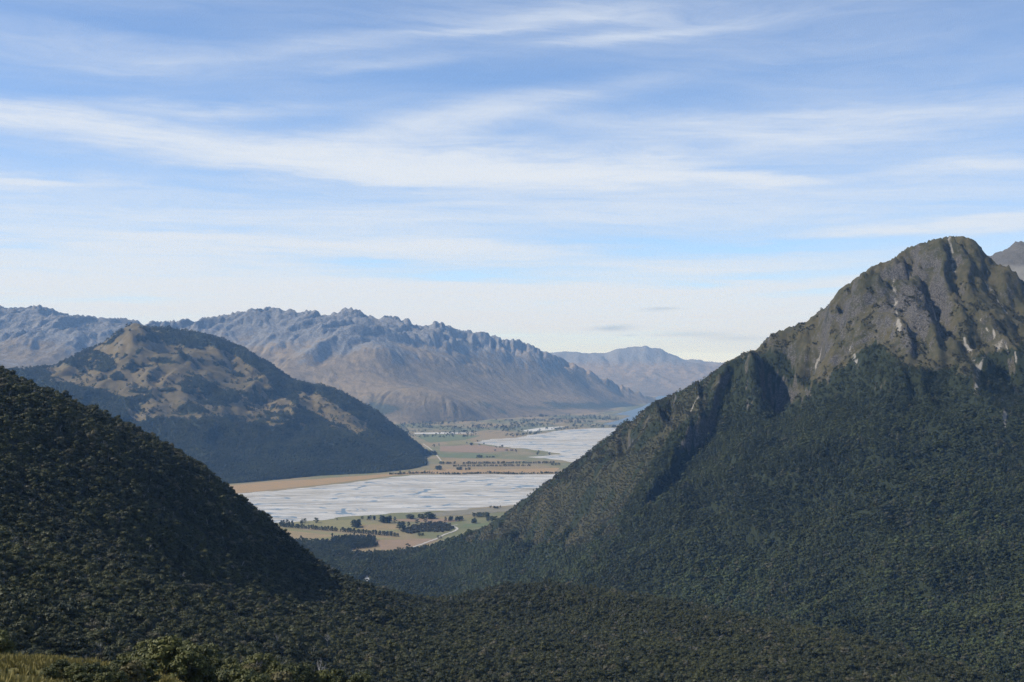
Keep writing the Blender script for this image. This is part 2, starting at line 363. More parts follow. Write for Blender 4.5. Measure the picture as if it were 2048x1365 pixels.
# --- rocky mountain
def build_mountain():
    T = Terrain(-900, 2500, 1350, 5600, 7.0, 8.0)
    ridge = [(2200, 690, 4100), (2120, 640, 4080), (2048, 588, 4060), (2018, 556, 4050), (1996, 532, 4040), (1977, 513, 4030), (1963, 497, 4015), (1956, 486, 4010), (1943, 478, 4000), (1925, 473, 4000), (1899, 472, 4000), (1870, 478, 3995), (1840, 487, 3985), (1820, 496, 3975), (1796, 509, 3960), (1776, 523, 3950), (1760, 526, 3940), (1743, 534, 3930), (1723, 547, 3925), (1701, 564, 3910), (1675, 586, 3900),
             (1661, 604, 3895), (1647, 626, 3890), (1634, 645, 3885), (1614, 660, 3885), (1600, 668, 3885), (1581, 680, 3890), (1540, 691, 3900), (1490, 705, 3920), (1448, 726, 3940), (1419, 750, 3955), (1382, 771, 4000), (1337, 792, 4050), (1303, 809, 4090), (1283, 829, 4120), (1262, 854, 4150), (1225, 871, 4200),
             (1180, 903, 4280), (1100, 960, 4430), (1000, 1035, 4680), (940, 1068, 4850), (880, 1092, 5000)]
    pts = crest(ridge, 420, 230)
    face = [(1900, 560, 3820), (1900, 650, 3620), (1900, 740, 3420), (1900, 850, 3180), (1900, 1000, 2880), (1900, 1120, 2620), (1900, 1230, 2330), (1900, 1330, 2100),
            (2150, 700, 3650), (2150, 900, 3150), (2150, 1080, 2650), (2150, 1180, 2250), (2150, 1330, 1900),
            (1750, 640, 3720), (1750, 760, 3480), (1750, 900, 3180), (1750, 1050, 2850), (1750, 1180, 2560), (1750, 1280, 2300),
            (1620, 760, 3680), (1600, 860, 3450), (1600, 1000, 3150), (1600, 1130, 2850), (1600, 1240, 2560),
            (1450, 800, 3800), (1450, 900, 3580), (1450, 1020, 3300), (1450, 1130, 3040), (1450, 1210, 2800),
            (1300, 930, 3830), (1300, 1030, 3560), (1300, 1120, 3320), (1300, 1200, 3020),
            (1150, 1000, 4180), (1150, 1080, 3860), (1150, 1150, 3560), (1150, 1200, 3300),
            (1020, 1080, 4480), (1020, 1150, 4050), (1020, 1200, 3720), (930, 1115, 4680), (930, 1165, 4270), (930, 1210, 3960), (850, 1130, 4770), (850, 1175, 4300)]
    pts += [W(*p) for p in face]
    pts += [(-900, 4700, -4), (-900, 4000, -5), (-800, 3000, 30), (-300, 3300, 60), (-300, 5500, -60), (300, 5600, -80), (1000, 5500, 250), (1800, 5500, 350), (2500, 5600, 300), (-100, 2600, 120), (400, 2200, 150)]
    pts += [W(*p) for p in [(2300, 1300, 1900), (2150, 1450, 1600), (1900, 1430, 1850), (2400, 1500, 1380), (1500, 1330, 2350), (1200, 1330, 2500)]] + [(0, 1400, 150), (600, 1400, 200), (1200, 1400, 260)]
    pts += [G(a, b, -14) for a, b in [(560, 1046), (640, 1046), (720, 1046), (800, 1046), (880, 1046), (940, 1050), (560, 1066), (640, 1066), (720, 1066), (800, 1066), (870, 1068), (560, 1086), (640, 1090), (700, 1096), (760, 1096), (820, 1090)]]
    pts += [G(a, b, -3) for a, b in [(600, 1110), (680, 1120), (760, 1125), (820, 1112), (700, 1150), (600, 1150)]]
    h = tps(pts, T.gx, T.gy, 2e-5)
    base = h.copy(); T.h = h
    # spurs and hollows, stronger on the high ground
    hi = smooth(h, 380, 800)
    wx = fbm(T.gx / 420, T.gy / 420, 3, 5) * 60; wy = fbm(T.gx / 420, T.gy / 420, 3, 9) * 60
    low = smooth(h, 10, 140)
    h = h + low * (13 + 12 * hi) * fbm((T.gx + wx) / 260, (T.gy + wy) / 520, 4, 21) + low * 46 * (ridged((T.gx + wx * 1.8 + .30 * T.gy) / 330, T.gy / 1100, 4, 88, .55) - .6)
    # named gullies of the summit face, walls facing right stay in shade
    gul = [([(1764, 534), (1772, 575), (1790, 625), (1800, 655)], 16, 34), ([(1800, 540), (1832, 585), (1866, 620), (1890, 650)], 13, 30),
           ([(1905, 490), (1908, 520), (1918, 570), (1930, 615)], 18, 40), ([(1950, 520), (1985, 570), (2030, 640)], 20, 45), ([(1855, 560), (1868, 600), (1880, 640)], 12, 26),
           ([(1700, 615), (1725, 640), (1745, 670)], 12, 28), ([(2000, 600), (2035, 680), (2060, 730)], 16, 38), ([(1930, 700), (1960, 760), (1990, 820)], 14, 45),
           ([(1560, 740), (1540, 800), (1520, 860)], 12, 45), ([(1700, 780), (1690, 860), (1660, 940)], 12, 50), ([(1830, 800), (1830, 880), (1800, 960)], 14, 55), ([(1420, 960), (1400, 1040), (1370, 1110)], 14, 55), ([(1620, 1000), (1600, 1080)], 10, 50)]
    for line, dep, wid in gul:
        L = [T.hit(a, b, 2200, 5200, 1500) for a, b in line]
        d, sd, t = polydist(T.gx + wx * .12, T.gy + wy * .12, L)
        wR = np.where(sd > 0, wid * .75, wid * 1.5)
        h = h - 1.9 * dep * np.exp(-(d / wR) ** 1.3) * np.sin(np.pi * np.clip(t * .86 + .10, 0, 1)) ** .5
    # the dark cliff that breaks the shoulder
    L = [W(a, 800, d_) for a, d_ in [(1470, 4010), (1440, 3925), (1408, 3870), (1362, 3800), (1330, 3725), (1300, 3660), (1262, 3580)]]
    d, sd, t = polydist(T.gx + wx * .25 + 10 * gnoise(T.gx / 60, T.gy / 60, 3), T.gy + wy * .25, L)
    s = -d * sd
    A = 105 * np.sin(np.pi * np.clip(t, 0.0, 1)) ** .6
    h = h - A * smooth(s, -2, 13) * np.exp(-np.maximum(s, 0) / 170.0) * (np.abs(s) < 900)
    T.h = h
    # hollow under the left shoulder of the summit, in shade
    for (a, b, dep, r) in [(1690, 655, 26, 46), (1745, 590, 8, 26), (1985, 665, 22, 50), (1960, 500, 10, 30)]:
        c = T.hit(a, b, 3300, 4600, 1500); d2 = np.hypot(T.gx - c[0], (T.gy - c[1]) * .8)
        h = h - dep * np.exp(-(d2 / r) ** 2)
    rockz = smooth(h, 560, 760) * smooth(T.gx, 450, 800)
    h = h + rockz * (19 * (ridged(T.gx / 100 + .006 * wx, T.gy / 240, 5, 77, .6) - .7)) + rockz * 6 * fbm(T.gx / 34, T.gy / 40, 3, 41)
    h = erode(h, 7.5, 16000, 46, 9, 3, 5.0, .22)
    h = h + 3.4 * rockz * ridged(T.gx / 22, T.gy / 30, 2, 91)
    T.h = h
    fit_skyline(T, ridge, 120, 4, 0, 1.6, 9.0)
    toe = [G(a, b) for a, b in [(300, 1112), (500, 1112), (640, 1114), (700, 1114), (760, 1110), (820, 1103), (870, 1092), (905, 1080), (940, 1066), (1000, 1036), (1050, 1008), (1100, 985), (1200, 960)]]
    d, sd, t = polydist(T.gx, T.gy, toe)
    T.h = np.where(sd < 0, np.minimum(T.h, -.25 * d - .5), np.where(T.gx > -900, np.minimum(T.h, 2.0 + .75 * d + 0 * T.h), T.h))
    return T
MT = build_mountain()

# --- near hillside: forested hill and the bench in front of the gorge
def build_hillside():
    T = Terrain(-1050, 1250, 480, 2750, 9.0, 9.0)
    sky_l = [(-260, 640, 1400), (-120, 690, 1420), (0, 742, 1450), (100, 789, 1470), (200, 832, 1490), (300, 873, 1520), (400, 930, 1550), (460, 977, 1570), (520, 1028, 1590), (560, 1062, 1600), (640, 1126, 1640), (700, 1167, 1700), (780, 1188, 1800), (870, 1203, 1950)]
    bench = [(940, 1190, 2100), (1000, 1175, 2150), (1100, 1172, 2150), (1200, 1182, 2100), (1350, 1206, 2050), (1500, 1236, 1950), (1650, 1268, 1850), (1800, 1301, 1700), (1950, 1345, 1520), (2080, 1395, 1400)]
    sky_l = [(a, b + 6, d) for a, b, d in sky_l]; bench = [(a, b + 5, d) for a, b, d in bench]
    pts = crest(sky_l, 260, 90) + crest(bench, 280, 110)
    face = [(-200, 900, 1000), (-200, 1200, 650), (0, 900, 1150), (0, 1050, 930), (0, 1200, 760), (200, 950, 1230), (200, 1100, 1000), (200, 1240, 820), (400, 1080, 1280), (400, 1200, 1040), (400, 1290, 850),
            (560, 1150, 1370), (560, 1230, 1170), (560, 1310, 950), (700, 1235, 1420), (700, 1310, 1120), (700, 1400, 880), (850, 1260, 1500), (900, 1235, 1780), (900, 1295, 1420), (900, 1390, 1050),
            (1150, 1245, 1780), (1150, 1305, 1430), (1150, 1390, 1100), (1400, 1285, 1620), (1400, 1375, 1180), (1700, 1345, 1370), (1700, 1430, 1120), (1950, 1440, 1200), (400, 1420, 640), (0, 1420, 560), (1000, 1600, 700), (1600, 1600, 800)]
    pts += [W(*p) for p in face]
    h = tps(pts, T.gx, T.gy, 1e-4)
    h = h + 5 * fbm(T.gx / 240, T.gy / 240, 4, 61)
    T.h = h
    for line, dep, wid in [([(560, 1080), (470, 1130), (380, 1190)], 16, 50), ([(380, 960), (330, 1030), (300, 1100)], 12, 45), ([(640, 1150), (600, 1200), (560, 1240)], 10, 40), ([(930, 1200), (1000, 1215), (1100, 1225)], 8, 50), ([(1250, 1250), (1500, 1300), (1700, 1345)], 7, 50), ([(150, 900), (130, 990), (120, 1080)], 12, 50)]:
        Ln = [T.hit(a, b, 500, 2400) for a, b in line]
        d, sd, t = polydist(T.gx, T.gy, Ln)
        h = h - dep * np.exp(-(d / wid) ** 2)
    T.h = h
    fit_skyline(T, sky_l[2:] + bench[1:-1], 110)
    return T
HT = build_hillside()

# --- knoll below the viewpoint
def build_knoll():
    T = Terrain(-330, 330, -60, 560, 3.0, 3.0)
    pts = [(0, 0, 698.2), (-40, -40, 704), (60, -40, 694), (0, -60, 706), (-150, 0, 697), (200, 0, 660), (-330, 0, 690), (330, 0, 630), (0, 60, 672), (0, 150, 636), (60, 250, 598), (0, 330, 570), (200, 200, 600), (330, 300, 560)]
    pts += [W(0, 1346, 200), W(60, 1333, 212), W(110, 1322, 222), W(170, 1326, 226), W(225, 1336, 226), W(0, 1420, 130), W(120, 1420, 140), W(120, 1372, 180), W(250, 1365, 210), W(-160, 1360, 190)]
    pts += [W(0, 1345, 262), W(110, 1338, 270), W(220, 1352, 280), W(300, 1365, 300), W(380, 1352, 352), W(450, 1352, 372), W(520, 1368, 372), W(620, 1384, 378), W(700, 1398, 380), W(-150, 1345, 260)]
    pts += [(-200, 450, 575), (-120, 470, 560), (-300, 420, 590), (0, 460, 530), (330, 540, 470), (-330, 560, 560), (-60, 560, 500)]
    T.h = tps(pts, T.gx, T.gy, 1e-4) + .9 * fbm(T.gx / 34, T.gy / 34, 4, 15) + .25 * fbm(T.gx / 6, T.gy / 6, 3, 19)
    r = np.hypot(T.gx, T.gy); T.h = np.where(r < 6, T.h - (1 - r / 6) * np.maximum(T.h - 698.2, 0), T.h)
    T.h = np.minimum(T.h, np.where(T.gy > 4, ZC - 1.2 - .20 * T.gy, 1e9))
    return T
KT = build_knoll()

# --- middle hill
def build_hill():
    T = Terrain(-6600, 300, 7700, 13200, 20.0, 22.0)
    sil = [(-500, 790, 10400), (-250, 765, 10400), (-80, 742, 10400), (20, 737, 10450), (110, 729, 10600), (160, 706, 10750), (200, 690, 10850), (240, 660, 10950), (268, 645, 11000), (300, 655, 11050), (350, 655, 11100), (400, 665, 11150), (440, 674, 11150), (480, 690, 11150), (540, 725, 11150), (590, 760, 11150),
           (625, 766, 11150), (660, 771, 11150), (700, 789, 11100), (760, 825, 10950), (810, 864, 10750), (840, 890, 10550), (866, 913, 10330)]
    sil = [(a, b + (3 if a < 130 or a > 320 else 0), d) for a, b, d in sil]
    pts = crest(sil, 900, 330)
    face = [(265, 700, 10450), (265, 760, 9950), (265, 830, 9400), (265, 900, 8800), (265, 960, 8200), (100, 780, 9900), (100, 850, 9300), (100, 920, 8600), (-150, 800, 9800), (-150, 900, 8800), (400, 720, 10550), (400, 780, 10050), (400, 850, 9400), (400, 920, 8700),
            (500, 760, 10500), (500, 810, 10050), (500, 870, 9400), (500, 930, 8650), (600, 800, 10500), (600, 850, 9900), (600, 910, 9100), (690, 830, 10400), (700, 880, 9700), (700, 925, 9150), (780, 880, 10100), (790, 920, 9450), (840, 915, 9900), (830, 930, 9500),
            (330, 690, 10700), (470, 720, 10850), (150, 740, 10350), (640, 790, 10900)]
    pts += [W(*p) for p in face]
    pts += [G(450, 972, -4), G(380, 985, -6), G(300, 1000, -10), G(100, 1010, -12), G(-100, 1010, -12), G(580, 960, -4), G(640, 954, -4), G(700, 951, -4), G(760, 948, -4), G(805, 943, -4), G(850, 935, -5), G(872, 922, -5), G(900, 912, -30), G(960, 930, -60), G(960, 900, -90), G(900, 890, -60), G(1000, 880, -150), G(900, 870, -150), G(900, 940, -30), G(1000, 945, -50)]
    h = tps(pts, T.gx, T.gy, 1e-5)
    m = smooth(h, 5, 220)
    wx = fbm(T.gx / 900, T.gy / 900, 3, 15) * 160
    h = h + m * (40 * fbm((T.gx + wx) / 620, T.gy / 900, 5, 101) + 48 * (ridged((T.gx + wx) / 420, T.gy / 900, 4, 55) - .5))
    T.h = h
    for line, dep, wid in [([(330, 668), (400, 715), (480, 770), (590, 830)], 40, 150), ([(600, 775), (640, 810), (720, 850), (820, 895)], 34, 130), ([(220, 760), (260, 820), (300, 880)], 30, 120), ([(420, 800), (470, 850), (520, 900)], 26, 120)]:
        Ln = [T.hit(a, b, 7800, 12500, 1500) for a, b in line]
        d, sd, t = polydist(T.gx + wx, T.gy, Ln)
        h = h - dep * m * np.exp(-(d / wid) ** 1.5) * np.sin(np.pi * np.clip(t * .9 + .05, 0, 1)) ** .5
    h = erode(h, 21.0, 12000, 46, 8, 5, 4.0, .2)
    T.h = h + m * 3 * fbm(T.gx / 70, T.gy / 70, 3, 31)
    fit_skyline(T, sil, 450)
    T.h = np.minimum(T.h, (-.0578 * T.gy + 25 - T.gx) * .85)
    return T
AT = build_hill()

# --- jagged range
def build_range():
    T = Terrain(-11500, 3600, 15000, 29400, 23.0, 38.0)
    sil = [(-420, 640, 21500), (-250, 628, 21500), (-100, 622, 21500), (0, 613, 21500), (40, 616, 21500), (80, 611, 21500), (110, 622, 21500), (135, 628, 21500), (180, 637, 21500), (230, 640, 21600), (270, 643, 21700), (310, 655, 21800), (350, 653, 21900), (390, 647, 22000), (430, 634, 22000), (470, 625, 22000), (500, 620, 22000), (522, 619, 22000), (545, 612, 22000), (560, 620, 22000), (580, 620, 22000), (600, 627, 22050), (615, 621, 22050), (632, 630, 22100),
           (655, 634, 22100), (675, 622, 22100), (692, 617, 22100), (712, 618, 22150), (730, 628, 22200), (752, 637, 22250), (778, 631, 22300), (795, 636, 22350), (812, 638, 22400), (830, 650, 22500), (850, 655, 22600), (872, 642, 22700), (892, 650, 22750), (910, 660, 22800), (935, 669, 22900), (952, 671, 23000), (968, 667, 23100), (990, 676, 23300), (1015, 680, 23500), (1040, 680, 23700), (1070, 695, 24000), (1100, 709, 24300),
           (1140, 726, 24900), (1190, 748, 25700), (1240, 770, 26500), (1290, 790, 27400), (1330, 806, 28000)]
    pts = crest(sil, 2300, 780)
    face = [(0, 660, 20000), (0, 700, 18600), (0, 740, 17300), (150, 680, 19300), (150, 730, 17800), (-300, 680, 19500), (-300, 750, 17000), (300, 700, 19500), (300, 750, 17800), (450, 680, 20400), (450, 730, 19000), (450, 780, 17700),
            (560, 670, 20600), (560, 720, 19200), (600, 780, 17800), (700, 670, 20700), (700, 720, 19400), (760, 700, 19700), (720, 768, 18400), (800, 680, 21000), (820, 740, 19700), (850, 778, 18800), (900, 710, 21300), (920, 760, 20100), (940, 788, 19200), (1000, 730, 22200), (1010, 775, 21000), (1020, 803, 20200),
            (1100, 755, 23000), (1110, 790, 22000), (1120, 812, 21200), (1190, 785, 24000), (1190, 808, 22800), (1240, 800, 25500), (720, 806, 17500), (840, 806, 17500), (900, 810, 17600), (780, 808, 17400), (960, 812, 18600), (1060, 820, 19500), (1150, 822, 20800), (800, 700, 20300), (760, 690, 20000)]
    pts += [W(*p) for p in face]
    pts += [G(700, 850, -20), G(820, 851, -15), G(900, 846, -15), G(980, 842, -15), G(1060, 837, -15), G(1140, 832, -15), G(1200, 829, -15), G(1250, 824, -18), G(1290, 814, -25), G(1330, 812, -60), G(1380, 812, -200), G(500, 860, -20), G(200, 870, -20), G(-200, 870, -20), G(1450, 812, -250), G(-500, 870, -20)]
    h = tps(pts, T.gx, T.gy, 3e-6)
    m = smooth(h, 30, 500); hi = smooth(h, 500, 1300)
    # spurs run down from the ridge towards the valley
    wx = fbm(T.gx / 2600, T.gy / 2600, 4, 115) * 700
    u = T.gx + wx - .35 * T.gy
    h = h + smooth(h, 300, 850) * (130 * (ridged(u / 1900, (T.gy + .2 * T.gx) / 5200, 3, 9, .55) - .65)) * (1 - .55 * smooth(h, 1050, 1500))
    h = h + hi * 52 * (ridged(u / 620, T.gy / 1500, 4, 39, .55) - .6) * (1 - .35 * smooth(h, 1300, 1600))
    h = h + smooth(h, -5, 120) * 26 * fbm(T.gx / 700, T.gy / 700, 4, 83)
    h = erode(h, 30.0, 30000, 64, 15, 8, 6.0, .3)
    hj = smooth(h, 800, 1450)
    h = h + hj * 85 * (ridged((u + 0 * h) / 520 + .4 * gnoise(T.gx / 900, T.gy / 900, 4), T.gy / 1700, 4, 171, .6) - .75) + hi * 16 * fbm(T.gx / 130, T.gy / 200, 3, 71)
    T.h = h
    fit_skyline(T, sil, 520, 5, 0, 4.2, 17.0)
    return T
RT = build_range()

# --- second range beyond the lake
def build_far():
    T = Terrain(-2500, 12500, 33000, 44000, 75.0, 80.0)
    sil = [(900, 712, 38000), (1000, 714, 38000), (1060, 712, 38000), (1105, 706, 38000), (1140, 703, 38000), (1165, 707, 38000), (1200, 707, 38000), (1240, 697, 38000), (1265, 694, 38000), (1290, 692, 38000), (1320, 698, 38000), (1345, 709, 38000), (1375, 721, 38200), (1392, 717, 38400), (1410, 722, 38600), (1440, 726, 39000), (1500, 722, 39000), (1600, 715, 39000), (1750, 720, 39000), (1900, 725, 39000)]
    pts = crest(sil, 3500, 700)
    pts += [W(a, b, d) for a, b, d in [(1100, 745, 35800), (1200, 750, 35600), (1280, 735, 36200), (1290, 760, 35000), (1350, 765, 34800), (1400, 765, 35000), (1600, 765, 35000), (1200, 780, 34000), (1000, 765, 34800)]]
    pts += [(x, 33000, -10) for x in (-2000, 2000, 6000, 11000)]
    h = tps(pts, T.gx, T.gy, 1e-6)
    m = smooth(h, 20, 500)
    u = T.gx + 600 * fbm(T.gx / 2600, T.gy / 2600, 3, 7)
    h = h + m * 110 * (ridged(u / 1500, T.gy / 4200, 4, 19, .55) - .65) * (1 - .6 * smooth(h, 900, 1300))
    h = erode(h, 78.0, 8000, 45, 8, 12, 7.0, .3)
    T.h = h
    fit_skyline(T, sil, 1300, 3, 0, 1.6, 18.0)
    return T
FT = build_far()

# --- scree mountain behind the summit
def build_scree():
    T = Terrain(1300, 3300, 4300, 6600, 12.0, 12.0)
    pts = crest([(1920, 560, 5200), (1975, 516, 5200), (1992, 506, 5200), (2020, 497, 5220), (2048, 488, 5240), (2100, 470, 5260), (2200, 440, 5300)], 600, 300)
    pts += [W(*p) for p in [(2048, 560, 4900), (2048, 650, 4600), (1985, 560, 5000), (1985, 640, 4700), (2200, 560, 4800), (2200, 700, 4450), (1920, 650, 4900)]] + [(1300, 4400, 200), (1400, 6500, 300), (3300, 6500, 700)]
    h = tps(pts, T.gx, T.gy, 1e-5)
    hi = smooth(h, 950, 1150)
    T.h = h + (4 + 14 * hi) * (ridged(T.gx / 140, T.gy / 240, 4, 13) - .6) + 3 * hi * fbm(T.gx / 30, T.gy / 30, 3, 3)
    return T
ST = build_scree()

# ------------------------------------------------------------------ ground cover of each terrain (from what stands where)
TUSS_A, TUSS_B = (.062, .056, .026), (.105, .085, .040)
m_mt = ground_mat('mountain_ground', (.042, .042, .020), (.078, .066, .034), (.020, .026, .011), (.026, .024, .021), (.118, .108, .096), (.24, .22, .19), 18.0, 6.0)
mpx, mpy = proj(MT.gx, MT.gy, MT.h)
nxx, nyy, nzz = MT.normal(MT.gx, MT.gy)
mn = fbm(MT.gx / 90, MT.gy / 90, 4, 51)
treeline = np.interp(mpx, [900, 1425, 1445, 1500, 1560, 1610, 1680, 1750, 1800, 1870, 1950, 2048, 2200], [700, 742, 735, 714, 722, 748, 735, 688, 712, 742, 722, 690, 680])
SCRUB = [(880, 1080), (1000, 1030), (1280, 820), (1430, 735), (1450, 762), (1405, 820), (1345, 870), (1290, 945), (1270, 1010), (1230, 1080), (1130, 1100), (1040, 1085), (960, 1085)]
def mountain_cover(px, py, n, nz):
    """1 forest, 2 scrub, 0 open"""
    tl = np.interp(px, [900, 1425, 1445, 1500, 1560, 1610, 1680, 1750, 1800, 1870, 1950, 2048, 2200], [700, 742, 735, 712, 720, 752, 738, 684, 716, 752, 728, 690, 680])
    open_patch = (np.hypot((px - 1640) / 60, (py - 725) / 40) < 1) | (np.hypot((px - 1590) / 40, (py - 790) / 28) < .8) | (np.hypot((px - 1953) / 9, (py - 752) / 40) < 1)
    f = (py + 22 * n > tl) & ~(open_patch & (n < .35))
    s = inpoly(px + 26 * n, py + 18 * n, SCRUB) & (n < .33)
    c = np.where(f, 1, 0); c = np.where(s, 2, c)
    c = np.where(f & (nz < .36) & (py < 900), 0, c)
    return c
mc = mountain_cover(mpx, mpy, mn, nzz)
cov = np.zeros(MT.h.shape + (3,), np.float32)
cov[..., 0] = np.where(mc == 1, .95, np.where(mc == 2, .46, .14)) + np.where(mc == 0, .16 * np.clip(mn, -1, 1) + .34 * np.clip(fbm(MT.gx / 30, MT.gy / 36, 4, 357), -.8, .8), 0)
cov[..., 1] = np.where(mc == 2, smooth(1 - nzz, .5, .7) * .28 + .10 + .10 * mn, smooth(1 - nzz, .30, .60) * .34 + .20 + .20 * mn + .42 * np.exp(-((mpx - 1825) / 55) ** 2 - ((mpy - 610) / 90) ** 2))
gullypale = np.zeros(MT.h.shape)
for line, wid in [([(1787, 560), (1790, 600), (1797, 650), (1800, 672)], 9), ([(1830, 560), (1855, 600), (1868, 625), (1880, 650)], 8), ([(1895, 480), (1905, 510), (1908, 545)], 8), ([(1905, 476), (1930, 498)], 7), ([(1965, 555), (1990, 590), (2012, 625)], 8), ([(1925, 675), (1945, 715), (1955, 750), (1952, 790)], 8), ([(1988, 690), (2000, 700)], 10), ([(1700, 700), (1715, 725)], 6), ([(1640, 712), (1630, 740)], 6), ([(2005, 800), (2010, 850)], 7), ([(1960, 640), (2048, 760)], 4),
                  ([(1400, 795), (1380, 825)], 6), ([(1380, 838), (1368, 850)], 5), ([(1430, 772), (1440, 775)], 5), ([(1985, 700), (1960, 740)], 6)]:
    L = [MT.hit(a, b, 2200, 5200, 1500) for a, b in line]
    d, sd, t = polydist(MT.gx, MT.gy, L)
    gullypale = np.maximum(gullypale, np.exp(-(d / wid) ** 2) * (.62 + .5 * fbm(MT.gx / 14, MT.gy / 30, 2, 5)))
cov[..., 2] = gullypale
mask_pale = gullypale > .35
mt_obj = MT.mesh('rocky_mountain', m_mt, cov, -25)
tag(mt_obj, 'steep mountain with bare gullied summit and forested lower flanks', 'mountain', kind='structure')

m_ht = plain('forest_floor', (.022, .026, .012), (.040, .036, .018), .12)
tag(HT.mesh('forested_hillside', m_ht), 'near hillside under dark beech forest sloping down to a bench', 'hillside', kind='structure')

m_kn = plain('tussock_ground', (.150, .128, .036), (.080, .076, .026), .35, bump_d=.4)
tag(KT.mesh('grassy_knoll', m_kn), 'small knoll of golden dry grass below the viewpoint', 'knoll', kind='structure')

m_at = ground_mat('hill_ground', (.092, .076, .036), (.142, .110, .053), (.026, .033, .014), (.10, .092, .075), (.15, .135, .11), (.24, .20, .12), 60.0, 9.0)
apx, apy = proj(AT.gx, AT.gy, AT.h)
an = fbm(AT.gx / 230, AT.gy / 230, 5, 151)
def hill_cover(px, py, n, x, y):
    """1 forest, 0 tussock"""
    top = inpoly(px, py, [(95, 735), (200, 688), (268, 640), (310, 660), (345, 674), (420, 690), (480, 716), (535, 755), (545, 790), (540, 800), (590, 815), (590, 840), (520, 838), (460, 830), (400, 840), (300, 838), (270, 800), (230, 790), (160, 770), (100, 762)])
    p2 = inpoly(px, py, [(480, 775), (560, 790), (600, 815), (570, 830), (500, 812)]) | inpoly(px, py, [(585, 780), (640, 788), (690, 822), (740, 850), (715, 862), (650, 840), (600, 812)])
    p3 = inpoly(px, py, [(250, 815), (300, 830), (290, 842), (250, 832)])
    spots = (inpoly(px, py, [(430, 830), (740, 860), (730, 872), (600, 860), (440, 850)]) & (n > .1))
    dark = (np.hypot((px - 170) / 56, (py - 718) / 20 - (px - 170) / 160) < 1) | (np.hypot((px - 205) / 28, (py - 733) / 10) < 1) | (np.hypot((px - 165) / 12, (py - 737) / 6) < 1) | (np.hypot((px - 350) / 60, (py - 682) / 12 - (px - 350) / 90) < 1) | (np.hypot((px - 395) / 40, (py - 775) / 18) < .9) | (np.hypot((px - 450) / 45, (py - 795) / 20) < .8) | (np.hypot((px - 320) / 30, (py - 720) / 7) < .8)
    t = ((top & ~(dark & (n < .42))) | p2 | p3 | spots)
    fine = fbm(x / 75, y / 75, 4, 77)
    t = (t & (n < .55) & (fine < .62)) | (spots & (fine < .2))
    soft = top & (py > 775) & (n < -.34)
    return np.where(t & ~soft, 0, 1)
wob = 14 * an
ac = hill_cover(apx + wob, apy + wob * .6, an, AT.gx, AT.gy)
cov = np.zeros(AT.h.shape + (3,), np.float32)
cov[..., 0] = np.where(ac == 1, .95, .16 + .18 * np.clip(fbm(AT.gx / 120, AT.gy / 120, 4, 5), -1, 1))
nx2, ny2, nz2 = AT.normal(AT.gx, AT.gy)
cov[..., 1] = smooth(1 - nz2, .15, .35) * .5
cov[..., 2] = np.where((ac == 0) & (apy > 765), .22 + .12 * an, 0)
tag(AT.mesh('forested_hill', m_at, cov, -30), 'hill with tan tussock top and dark forest skirts beside the braided river', 'hill', kind='structure')

m_rt = ground_mat('range_ground', (.125, .104, .066), (.230, .178, .105), (.055, .064, .045), (.110, .110, .110), (.200, .198, .195), (.32, .31, .30), 150.0, 45.0)
n3 = RT.normal(RT.gx, RT.gy)[2]
rn = fbm(RT.gx / 900, RT.gy / 900, 5, 33)
cov = np.zeros(RT.h.shape + (3,), np.float32)
rpx, rpy = proj(RT.gx, RT.gy, RT.h)
cov[..., 1] = smooth(RT.h + 260 * rn, 250, 1450) * .80 + smooth(1 - n3, .16, .34) * .25
bush = smooth(RT.h, 420, 80) * .36 + np.exp(-((rpx - 810) / 110) ** 2 - ((rpy - 785) / 16) ** 2) * .3 + np.exp(-((rpx - 760) / 50) ** 2 - ((rpy - 818) / 14) ** 2) * .6 + np.exp(-((rpx - 1180) / 90) ** 2 - ((rpy - 812) / 6) ** 2) * .5
cov[..., 0] = np.clip(bush + .22 * rn, 0, .95)
cov[..., 2] = np.clip(.16 * rn + .12 * smooth(RT.h, 900, 1300), 0, 1)
tag(RT.mesh('jagged_range', m_rt, cov, -20), 'long jagged grey-brown mountain range across the valley', 'mountain range', kind='structure')
cov = np.zeros(FT.h.shape + (3,), np.float32); cov[..., 1] = smooth(FT.h, 400, 1100) * .8; cov[..., 0] = smooth(FT.h, 500, 100) * .4
tag(FT.mesh('distant_range', m_rt, cov, -20), 'faint blue range beyond the lake', 'mountain range', kind='structure')
m_st = ground_mat('scree_ground', (.13, .125, .115), (.17, .165, .15), (.03, .033, .02), (.075, .075, .07), (.12, .115, .11), (.22, .21, .20), 24.0, 2.5)
cov = np.zeros(ST.h.shape + (3,), np.float32); cov[..., 1] = smooth(ST.h, 1040, 1110) * .9
tag(ST.mesh('scree_mountain', m_st, cov, 100), 'grey scree slope and dark crags behind the gullied summit', 'mountain', kind='structure')

